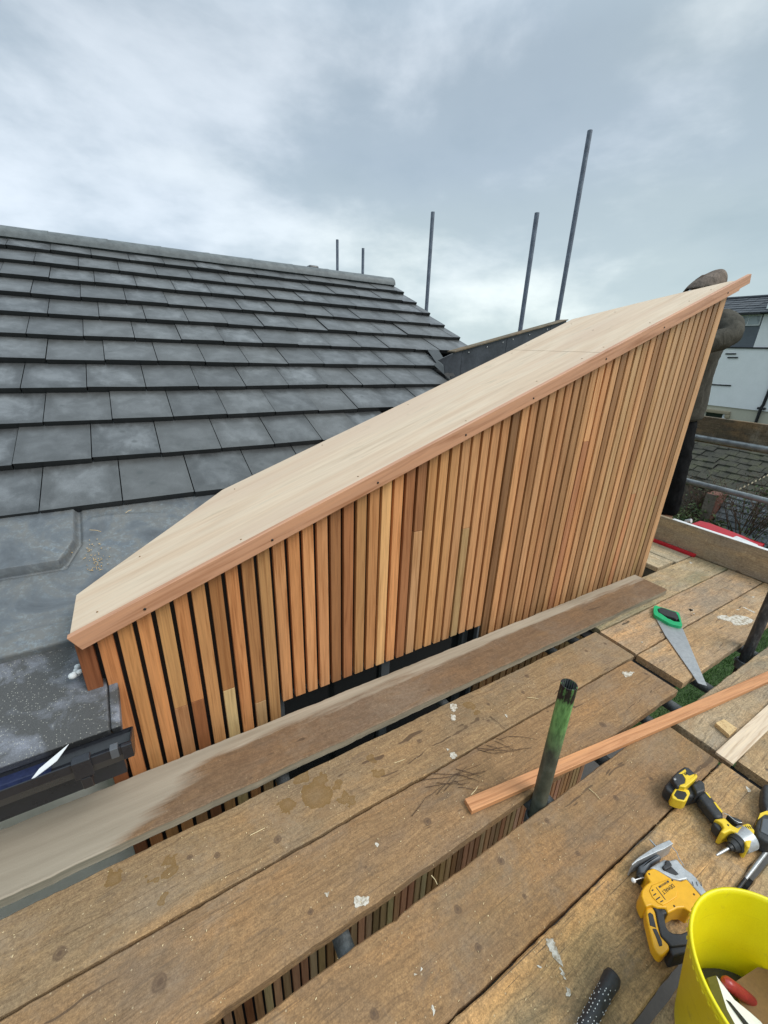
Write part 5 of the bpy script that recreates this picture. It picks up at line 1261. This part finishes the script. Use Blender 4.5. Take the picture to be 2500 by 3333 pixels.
rh = empty('red_handled_tool', inbk(.01, .06, .10), 'round red tool handle poking up among the things in the bucket', 'tool'); m = MB()
q0, q1 = Vector((.929, -.003, .150)), Vector((.975, -.045, .108)); dd = (q1-q0).normalized()
m.tube([q0-dd*.012, q0-dd*.008, q0, q0+dd*.03, q0+dd*.07, q0+dd*.09], [.004, .009, .0125, .0130, .011, .008], 20); m.build('handle', M['redh'], rh)
cb = empty('cardboard_piece', inbk(.06, -.02, .08), 'brown sheet of cardboard lying in the yellow bucket', 'cardboard'); m = MB()
tilt(m, [(.968, -.010, .115), (1.005, -.018, .12), (1.038, -.026, .128), (1.058, -.045, .13), (1.05, -.15, .13), (.95, -.19, .12), (.915, -.12, .118), (.925, -.05, .11)], .004); fixn(m.build('sheet', M['card'], cb))
m = MB(); m.lathe([(0, .012), (.108, .015), (.128, .06), (.118, .085), (0, .095)], (BC[0], BC[1], 0), 40); tag(m.build('sack_of_fixings', M['rubber']), 'dark bag filling the bottom of the yellow bucket', 'bag')

# ================================================================== FAR END OF THE DECK
m = MB(); m.box((3.562, 1.222, .001), (3.592, 2.4, .024)); lv = m.build('spirit_level', M['red'], bevel=.002); tag(lv, 'narrow red spirit level lying along the foot of the toe board', 'spirit level')
rb = empty('red_tool_bag', (4.0, 1.2, 0), 'red and white bag showing over the top of the toe board', 'bag')
m = MB(); m.box((3.86, .98, .002), (4.06, 1.44, .115)); m.prism_x([(.98, .12), (1.44, .12), (1.43, .145), (1.36, .152), (1.12, .134), (.98, .11)], 3.88, 4.04); m.build('body', M['red'], rb, bevel=.012, seg=3)
m = MB(); m.prism_x([(.92, .10), (1.16, .11), (1.14, .138), (1.0, .122), (.92, .10)], 3.86, 3.98); m.build('flap', M['white'], rb, bevel=.008, seg=3)
m = MB(); m.tube([(3.90, 1.47, .03), (3.90, 1.47, .155), (3.90, 1.44, .165)], .018, 12); m.build('white_cap', M['white'], rb)

# ================================================================== THE MAN
def skinned(name, J, E_, mt, parent, sub=2, root=None):
    names = list(J); me = bpy.data.meshes.new(name)
    off = Vector((0, 0, 0)); p = parent
    while p is not None: off += p.location; p = p.parent
    me.from_pydata([tuple(Vector(J[k][0])-off) for k in names], [(names.index(a), names.index(b)) for a, b in E_], [])
    ob = bpy.data.objects.new(name, me); col.objects.link(ob); ob.parent = parent
    md = ob.modifiers.new('skin', 'SKIN'); md.use_smooth_shade = True; md.branch_smoothing = .3
    sv = me.skin_vertices[0].data
    for i, k in enumerate(names):
        r = J[k][1]; sv[i].radius = (r, r) if not isinstance(r, tuple) else r
        sv[i].use_root = (k == root) if root else (i == 0)
    ss = ob.modifiers.new('sub', 'SUBSURF'); ss.levels = sub; ss.render_levels = sub
    me.materials.append(mt)
    return ob
def chain(*a): return list(zip(a, a[1:]))
man = empty('person', (3.84, 1.78, 0), 'man in grey hooded jacket and black trousers working behind the end of the wall', 'person')
J = {'pel': ((3.85, 1.80, 1.00), .12), 'sp1': ((3.83, 1.79, 1.20), .115), 'sp2': ((3.79, 1.78, 1.40), .13), 'chest': ((3.76, 1.77, 1.56), .13), 'nk': ((3.72, 1.76, 1.70), .058), 'hd0': ((3.68, 1.755, 1.79), .075), 'hd1': ((3.655, 1.75, 1.87), .098), 'hd2': ((3.66, 1.75, 1.94), .07),
     'shL': ((3.75, 1.60, 1.64), .065), 'elL': ((3.51, 1.415, 1.57), .047), 'wrL': ((3.22, 1.53, 1.50), .032), 'haL': ((3.15, 1.56, 1.50), .035),
     'shR': ((3.74, 1.94, 1.62), .065), 'elR': ((3.52, 2.10, 1.45), .047), 'wrR': ((3.28, 1.98, 1.52), .032), 'haR': ((3.21, 1.94, 1.54), .035),
     'hiL': ((3.85, 1.69, .95), .095), 'knL': ((3.80, 1.62, .53), .062), 'anL': ((3.84, 1.60, .11), .042), 'toL': ((3.70, 1.585, .05), .032),
     'hiR': ((3.85, 1.91, .95), .095), 'knR': ((3.82, 1.97, .53), .062), 'anR': ((3.88, 1.99, .11), .042), 'toR': ((3.74, 1.985, .05), .032)}
ED = chain('pel', 'sp1', 'sp2', 'chest', 'nk', 'hd0', 'hd1', 'hd2')+chain('chest', 'shL', 'elL', 'wrL', 'haL')+chain('chest', 'shR', 'elR', 'wrR', 'haR')+chain('pel', 'hiL', 'knL', 'anL', 'toL')+chain('pel', 'hiR', 'knR', 'anR', 'toR')
for s_, hx, hy, hz in (('L', 3.15, 1.56, 1.50), ('R', 3.21, 1.94, 1.54)):
    for k, (dy_, l1) in enumerate(((-.027, .034), (-.009, .042), (.009, .040), (.026, .030))):
        J[f'f{s_}{k}a'] = ((hx-.035, hy+dy_, hz+.012), .0095); J[f'f{s_}{k}b'] = ((hx-.035-l1*.7, hy+dy_*1.15, hz+.008), .0085); J[f'f{s_}{k}c'] = ((hx-.035-l1, hy+dy_*1.2, hz-.018), .0078)
        ED += chain('ha'+s_, f'f{s_}{k}a', f'f{s_}{k}b', f'f{s_}{k}c')
    J[f't{s_}a'] = ((hx+.005, hy+(.035 if s_ == 'L' else -.035), hz-.010), .011); J[f't{s_}b'] = ((hx-.03, hy+(.045 if s_ == 'L' else -.045), hz-.03), .009)
    ED += chain('ha'+s_, f't{s_}a', f't{s_}b')
skinned('body', J, ED, M['skin'], man, 2, 'pel')
JJ = {'hem0': ((3.86, 1.785, .955), .205), 'hem': ((3.86, 1.785, 1.0), .222), 'w': ((3.84, 1.775, 1.16), .215), 'c1': ((3.80, 1.77, 1.36), .208), 'c2': ((3.76, 1.76, 1.56), .165), 'col': ((3.73, 1.76, 1.68), .10),
      'sL': ((3.74, 1.61, 1.70), .10), 'uL': ((3.62, 1.505, 1.655), .092), 'eL': ((3.50, 1.40, 1.58), .070), 'fL': ((3.38, 1.455, 1.53), .074), 'wL': ((3.235, 1.525, 1.505), .047),
      'sR': ((3.745, 1.935, 1.635), .095), 'eR': ((3.52, 2.10, 1.45), .07), 'wR': ((3.29, 1.98, 1.52), .047)}
jk = skinned('jacket', JJ, chain('hem0', 'hem', 'w', 'c1', 'c2', 'col')+chain('c2', 'sL', 'uL', 'eL', 'fL', 'wL')+chain('c2', 'sR', 'eR', 'wR'), M['jacket'], man, 3, 'c2')
tx = bpy.data.textures.new('fabric_folds', 'CLOUDS'); tx.noise_scale = .08; tx.noise_depth = 2
dm = jk.modifiers.new('folds', 'DISPLACE'); dm.texture = tx; dm.strength = .020; dm.mid_level = .5; dm.texture_coords = 'GLOBAL'
JT = {'w0': ((3.85, 1.80, 1.10), (.155, .14)), 'w': ((3.85, 1.80, .99), (.165, .15)), 'hL': ((3.85, 1.685, .90), .118), 'tL': ((3.82, 1.65, .72), .10), 'kL': ((3.80, 1.62, .52), .086), 'cL': ((3.83, 1.61, .32), .078), 'aL': ((3.85, 1.60, .165), .078),
      'hR': ((3.85, 1.915, .90), .118), 'tR': ((3.83, 1.945, .72), .10), 'kR': ((3.82, 1.97, .52), .086), 'cR': ((3.86, 1.985, .32), .078), 'aR': ((3.88, 1.99, .165), .078)}
tr = skinned('trousers', JT, chain('w0', 'w', 'hL', 'tL', 'kL', 'cL', 'aL')+chain('w', 'hR', 'tR', 'kR', 'cR', 'aR'), M['trousers'], man, 3, 'w')
dm = tr.modifiers.new('folds', 'DISPLACE'); dm.texture = tx; dm.strength = .026; dm.mid_level = .5; dm.texture_coords = 'GLOBAL'
for s_, ax_, ay, tx_, ty in (('L', 3.86, 1.60, 3.70, 1.585), ('R', 3.89, 1.99, 3.74, 1.985)):
    m = MB()
    for zt, zb_, sc_ in ((.025, .0, 1.06),):
        pass
    def footring(z, s0, heel=0):
        n = 18; rr_ = []
        L0 = Vector((ax_+.05, ay)); L1 = Vector((tx_-.045, ty)); c = (L0+L1)/2; d = (L1-L0); hl = d.length/2; d.normalize(); q = Vector((-d.y, d.x))
        for k in range(n):
            a_ = 2*math.pi*k/n; w_ = .047+.006*math.cos(a_)
            rr_.append(c+d*math.cos(a_)*hl*s0+q*math.sin(a_)*w_*s0+d*heel)
        return [(p.x, p.y, z) for p in rr_]
    rings = [footring(.001, 1.04), footring(.022, 1.05), footring(.026, .98), footring(.06, .93), footring(.085, .72, -.028), footring(.125, .46, -.072), footring(.20, .45, -.078)]
    n = 18; vs = sum(rings, [])
    m.add(vs, [(i*n+k, i*n+(k+1) % n, (i+1)*n+(k+1) % n, (i+1)*n+k) for i in range(len(rings)-1) for k in range(n)]+[tuple(range(n-1, -1, -1)), tuple((len(rings)-1)*n+k for k in range(n))], smooth=True)
    ob = m.build('boot', M['boots'], man, sub=1)
    bm = bmesh.new(); bm.from_mesh(ob.data); bmesh.ops.recalc_face_normals(bm, faces=bm.faces); bm.to_mesh(ob.data); bm.free()
# hood: a draped shell over the head, open towards the wall
m = MB(); rings = []; n = 22; hc = Vector((3.685, 1.75, 1.885))
prof_h = [(-.13, .15, .0), (-.09, .147, .0), (-.03, .137, -.004), (.03, .128, .0), (.08, .106, .012), (.115, .070, .022), (.135, .030, .03)]
vs = []
for dz, r, sh in prof_h:
    for k in range(n):
        a_ = 2*math.pi*k/n; c_, s_ = math.cos(a_), math.sin(a_)
        rr_ = r*(1+.10*mnoise.noise(Vector((c_*1.5, s_*1.5, dz*9)))); 
        front = max(0, -c_); back = max(0, c_)
        x = hc.x + rr_*c_*(1.0+.10*back) + sh; y = hc.y+rr_*s_*.92 - .30*dz; z = hc.z+dz - .02*front + .018*back
        vs.append((x, y, z))
fs = [(i*n+k, i*n+(k+1) % n, (i+1)*n+(k+1) % n, (i+1)*n+k) for i in range(len(prof_h)-1) for k in range(n) if not (i < 3 and abs(k-n/2) < 3.2)]
fs.append(tuple((len(prof_h)-1)*n+k for k in range(n))); m.add(vs, fs, smooth=True)
hd = m.build('hood', M['hood'], man, sub=2)
sol = hd.modifiers.new('thick', 'SOLIDIFY'); sol.thickness = .006; sol.offset = -1
m = MB(); vs = []; n = 26; pr_ = [(-.10, .150), (-.06, .156), (-.015, .150), (-.02, .135), (-.09, .130)]
for dz, r in pr_:
    for k in range(n):
        a_ = math.pi*(-.05+1.25*k/(n-1)); vs.append((hc.x+r*math.cos(a_)*1.02-.01, hc.y+r*math.sin(a_)*1.0-.30*dz+.012, hc.z+dz-.012*math.sin(a_)))
m.add(vs, [(i*n+k, i*n+k+1, (i+1)*n+k+1, (i+1)*n+k) for i in range(4) for k in range(n-1)], smooth=True); m.build('hood_lining', M['hoodin'], man, sub=1)
# face under the hood
def blob(m, c, r, sub_=2):
    bmx = bmesh.new(); bmesh.ops.create_icosphere(bmx, subdivisions=sub_, radius=1)
    m.add([(v.co.x*r[0]+c[0], v.co.y*r[1]+c[1], v.co.z*r[2]+c[2]) for v in bmx.verts], [tuple(v.index for v in f.verts) for f in bmx.faces], smooth=True); bmx.free()
m = MB(); blob(m, (3.556, 1.75, 1.855), (.016, .013, .022)); m.build('nose', M['skin'], man)
for dy_ in (-.032, .032):
    m = MB(); blob(m, (3.575, 1.75+dy_, 1.88), (.010, .013, .010)); m.build('eye', M['white'], man)
m = MB(); blob(m, (3.570, 1.75, 1.815), (.012, .024, .006)); m.build('mouth', M['redh'], man)
for dy_ in (-.098, .098):
    m = MB(); blob(m, (3.665, 1.75+dy_*.98, 1.865), (.018, .008, .030)); m.build('ear', M['skin'], man)
m = MB(); blob(m, (3.70, 1.75, 1.93), (.085, .085, .07)); m.build('hair', M['twig'], man)

# ================================================================== NEIGHBOUR'S HOUSE
HX = 18.0
def H(y14, z14, x=HX): return (y14*HX/14.0, 1.42+(z14-1.42)*HX/14.0)
nh = empty('white_house', (HX+3, 6.5, -2.6), 'white and cream neighbouring house with a dark slate roof', 'house')
yE, zT = H(5.09, 2.80); _, zl = H(5, 1.78); _, zc = H(5, .27); yW = H(7.9, 1)[0]
m = MB(); m.box((HX, -3, zl), (HX+6, yE, zT+.6)); m.build('upper_wall', M['housewhite'], nh)
m = MB(); m.box((HX-.05, -3, zc+.0), (HX+6, yW, zl-.03)); m.build('middle_wall', M['housewhite'], nh)
m = MB(); m.box((HX, -3, -2.6), (HX+6, yW, zc)); m.build('lower_wall', M['cream'], nh)
ckz = H(0, 2.55)[1]
m = MB(); m.box((HX+.08, yE, zl), (HX+6, H(6.15, 0)[0], H(0, 2.62)[1])); m.build('cheek_wall', M['cheek'], nh)
m = MB(); m.box((HX-.09, -3, zl-.035), (HX+.0, yW, zl+.01)); m.build('dark_string_course', M['pipe'], nh)
m = MB(); a = H(5.13, 2.30); b_ = H(5.66, 2.575); m.box((HX+.03, a[0], a[1]), (HX+.10, b_[0], b_[1]))
wn_o = m.build('window', M['white'], nh, bevel=.01)
m = MB(); mid = (a[0]+b_[0])/2
m.box((HX+.02, a[0]+.03, a[1]+.035), (HX+.05, mid-.015, b_[1]-.06)); m.box((HX+.02, mid+.015, a[1]+.035), (HX+.05, b_[0]-.03, b_[1]-.06)); m.build('pane', M['pane'], wn_o)
# slate roof with courses
m = MB(); zr0 = H(0, 2.60)[1]; zr1 = H(0, 3.075)[1]; rr2 = random.Random(2)
yL, yR = 11.62, -3.0; rows_ = 7; dxr = 1.5; 
for r in range(rows_):
    za, zb_ = zr0+(zr1-zr0)*r/rows_, zr0+(zr1-zr0)*(r+1)/rows_
    xa, xb = HX-.25+dxr*r/rows_, HX-.25+dxr*(r+1)/rows_
    y = yR
    while y < yL:
        ye = min(y+.33, yL-(r*.09 if y+.33 > yL-.6 else 0)); q = rr2.uniform(-.006, .006)
        m.add([(xa, y+.004, za+q), (xa, ye-.004, za+q), (xb+.03, ye-.004, zb_-.01+q), (xb+.03, y+.004, zb_-.01+q), (xa, y+.004, za-.025), (xa, ye-.004, za-.025)], [(0, 3, 2, 1), (0, 1, 5, 4)], (rr2.random(), 0, 0)); y += .33
m.build('roof', M['slate'], nh)
m = MB(); m.prism_y([(HX-.22, zr0-.04), (HX+dxr-.22, zr1-.03), (HX+2*dxr, zr0), (HX+.1, zr0-.06)], yR+.01, yL-.02); m.build('roof_body', M['under'], nh)
m = MB(); m.tube([(HX+dxr-.25, yR, zr1+.0), (HX+dxr-.25, yL-.1, zr1+.0)], .05, 10); m.build('roof_ridge', M['slate'], nh)
m = MB(); m.box((HX-.28, H(5.1, 0)[0], zr0-.07), (HX-.20, H(6.15, 0)[0], zr0-.01)); m.build('roof_gutter', M['pipe'], nh)
# lower window, downpipe, vents
m = MB(); a = H(5.25, -.14); b_ = H(5.66, .075); m.box((HX-.02, a[0], a[1]), (HX+.05, b_[0], b_[1])); wl_o = m.build('window', M['glass'], nh)
m = MB(); a2 = H(5.17, -.16); m.box((HX-.04, a2[0], a2[1]), (HX+.02, a[0], b_[1])); m.build('frame', M['white'], wl_o)
m = MB(); m.box((HX-.10, H(5.1, 0)[0], b_[1]+.0), (HX, H(5.72, 0)[0], b_[1]+.11)); m.box((HX-.10, H(5.08, 0)[0], b_[1]-.12), (HX-.001, H(5.19, 0)[0], b_[1]+.0)); m.build('window_head', M['buff'], nh, bevel=.02)
m = MB(); q = H(4.445, .9); m.tube([(HX-.09, H(4.40, 0)[0], zl-.02), (HX-.09, q[0], H(0, .42)[1]), (HX-.09, q[0]+.03, H(0, .36)[1]), (HX-.06, q[0]+.03, -2.55)], .045, 10)
m.tube([(HX-.10, q[0]-.1, H(0, .335)[1]), (HX-.10, q[0]+.12, H(0, .335)[1])], .035, 8); m.build('downpipe', M['pipe'], nh)
for yv, zv in ((5.62, .82), (5.40, .825), (5.52, 1.62), (5.45, 1.53)):
    m = MB(); c = H(yv, zv); m.tube([(HX-.07, c[0]-.16, c[1]), (HX-.07, c[0]+.14, c[1]-.01)], .022, 8); m.build('vent_pipe', M['pipe'], nh)

# ================================================================== OUTBUILDING WITH MOSSY ROOF
SX = 12.0
def S8(y8, z8, X=SX): return (y8*X/8.0, 1.42+(z8-1.42)*X/8.0)
ob_ = empty('brick_outbuilding', (SX+2, 5, -2.6), 'low brick outbuilding with a mossy slate roof below the guard rails', 'outbuilding')
ze = S8(0, -.50)[1]; yl = S8(4.6, 0)[0]; yr = S8(1.1, 0)[0]; zrg = -.22
m = MB(); m.box((SX+.15, yr, -2.62), (SX+4.5, yl, ze+.02)); m.build('brick_wall', M['brick'], ob_)
m = MB(); rr3 = random.Random(9); nr_ = 12; dX = 2.6
for r in range(nr_):
    za, zb_ = ze+(zrg-ze)*r/nr_, ze+(zrg-ze)*(r+1)/nr_; xa, xb = SX+dX*r/nr_, SX+dX*(r+1)/nr_
    y = yr - (.12 if r % 2 else 0)
    while y < yl:
        wd = rr3.uniform(.22, .28); q = rr3.uniform(-.018, .018); q2 = q+rr3.uniform(-.012, .012); e_ = rr3.uniform(-.02, .02)
        m.add([(xa+e_, y+.006, za+q), (xa+e_, y+wd-.006, za+q2), (xb+.04, y+wd-.006, zb_-.005+q2), (xb+.04, y+.006, zb_-.005+q), (xa+e_, y+.006, za+q-.045), (xa+e_, y+wd-.006, za+q2-.045)], [(0, 3, 2, 1), (0, 1, 5, 4)], (rr3.random(), 0, 0)); y += wd
m.build('slate_roof', M['mossy'], ob_)
m = MB(); m.prism_y([(SX+.05, ze-.06), (SX+dX, zrg-.07), (SX+2*dX, ze), (SX+.05, ze-.10)], yr+.01, yl); m.build('roof_body', M['under'], ob_)
m = MB(); p0_ = (SX-.03, S8(2.62, 0)[0], ze-.02); 
for i in range(26):
    f_ = i/25; y = S8(2.50, 0)[0]-f_*.75; x = SX+f_*dX*.9; z = ze+f_*(zrg-ze)*.9+.05
    m.obox((x, y, z), (.028, 0, .016), (0, .007+.004*(i % 3), 0), (0, 0, .008))
m.build('mortar_verge', M['buff'], ob_)
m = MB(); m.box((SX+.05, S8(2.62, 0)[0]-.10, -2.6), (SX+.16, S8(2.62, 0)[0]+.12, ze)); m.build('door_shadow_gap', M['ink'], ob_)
# lean-to with wet slates
l2 = empty('lean_to', (SX-.6, 3.4, -2.6), 'low lean-to with shining wet slates in front of the outbuilding', 'lean-to')
m = MB(); rr4 = random.Random(6)
ya, yb = S8(1.75, 0)[0], S8(2.52, 0)[0]; z1_ = -1.42; z0_ = -2.32
for r in range(8):
    za, zb_ = z0_+(z1_-z0_)*r/8, z0_+(z1_-z0_)*(r+1)/8; xa, xb = SX-.75+.6*r/8, SX-.75+.6*(r+1)/8; y = ya-(.08 if r % 2 else 0)
    while y < yb:
        wd = rr4.uniform(.15, .19); q = rr4.uniform(-.012, .012)
        m.add([(xa, y+.004, za+q), (xa, y+wd-.004, za+q*.5), (xb+.03, y+wd-.004, zb_+q*.5), (xb+.03, y+.004, zb_+q), (xa, y+.004, za+q-.03), (xa, y+wd-.004, za-.03)], [(0, 3, 2, 1), (0, 1, 5, 4)], (rr4.random(), 0, 0)); y += wd
m.build('slate_roof', M['shiny_slate'], l2)
m = MB(); m.box((SX-.7, ya, -2.6), (SX+.1, yb, z0_-.02)); m.box((SX-.12, ya, -2.6), (SX+.1, yb, z1_-.06)); m.build('brick_base', M['brick'], l2)
pier = MB(); pier.box((SX-.55, ya-.62, -2.6), (SX+.1, ya-.12, -1.35)); tag(pier.build('brick_pier', M['brick']), 'red brick pier right of the lean-to roof', 'pier')
pier = MB(); pier.box((SX-.75, yb+.04, -2.6), (SX-.2, yb+.26, -1.45)); tag(pier.build('brick_pier', M['brick']), 'narrow red brick pier left of the lean-to roof', 'pier')

# ---- shrubs
def shrub(x, y, z, rx, ry, rz_, n, label, seed, twiggy=0, ls=.05):
    e = empty('shrub', (x, y, z), label, 'shrub'); r = random.Random(seed); m = MB()
    st_ = MB(); tips = []
    for i in range(12+twiggy):
        a_ = r.uniform(0, 6.28); q = r.uniform(.2, 1); tip = Vector((x+rx*q*math.cos(a_), y+ry*q*math.sin(a_), z+rz_*r.uniform(.6, 1.1)))
        base = Vector((x+r.uniform(-.1, .1), y+r.uniform(-.1, .1), z)); mid_ = base.lerp(tip, .5)+Vector((r.uniform(-.1, .1), r.uniform(-.1, .1), .1))
        st_.tube([base, mid_, tip], [.014, .008, .003], 5); tips.append(tip)
        if twiggy:
            for _ in range(5):
                s0 = mid_.lerp(tip, r.random()); st_.tube([s0, s0+Vector((r.uniform(-.3, .3), r.uniform(-.35, .35), r.uniform(.05, .4)))], [.005, .002], 4)
    st_.build('stems', M['twig'], e)
    cl = [(r.gauss(0, .45), r.gauss(0, .45), r.uniform(.1, .95), r.uniform(.12, .3)) for _ in range(26)]
    for i in range(n):
        c = r.choice(cl); c = Vector((x+rx*(c[0]+r.gauss(0, c[3])), y+ry*(c[1]+r.gauss(0, c[3])), z+max(.02, rz_*(c[2]+r.gauss(0, c[3])*.6))))
        u = Vector((r.gauss(0, 1), r.gauss(0, 1), r.gauss(0, 1))).normalized(); v = u.orthogonal().normalized(); v = (Matrix.Rotation(r.uniform(0, 6.28), 3, u) @ v); s = ls*r.uniform(.5, 1.2)
        t2 = u.cross(v)
        m.add([c-v*s, c+t2*s*.45, c+v*s, c-t2*s*.45], [(0, 1, 2, 3)])
    if n: m.build('foliage', M['leaf'], e)
    return e
shrub(11.0, 4.75, -2.6, .9, .8, .75, 2600, 'low green bush at the foot of the brick wall, nearest the man', 1)
shrub(11.2, 3.9, -2.6, .7, .6, .62, 1800, 'low bush in front of the lean-to roof', 2, 6)
shrub(10.3, 2.6, -2.6, .9, 1.3, .55, 3200, 'dark green undergrowth bush above the white edged toe board', 3)
shrub(11.4, 3.15, -2.6, .5, .8, 1.6, 500, 'bare twiggy bush standing before the mossy roof', 4, 22, .035)
shrub(11.6, 4.2, -2.6, .4, .5, 1.3, 200, 'thin leafless bush against the brick wall', 5, 16, .035)
shrub(9.5, 4.2, -2.6, .9, .9, .5, 2400, 'broad low bush right behind the toe board', 6)

for o in list(col.objects):
    if o.parent is None and o.type in ('MESH', 'EMPTY') and 'category' not in o and 'kind' not in o: print('UNTAGGED', o.name)
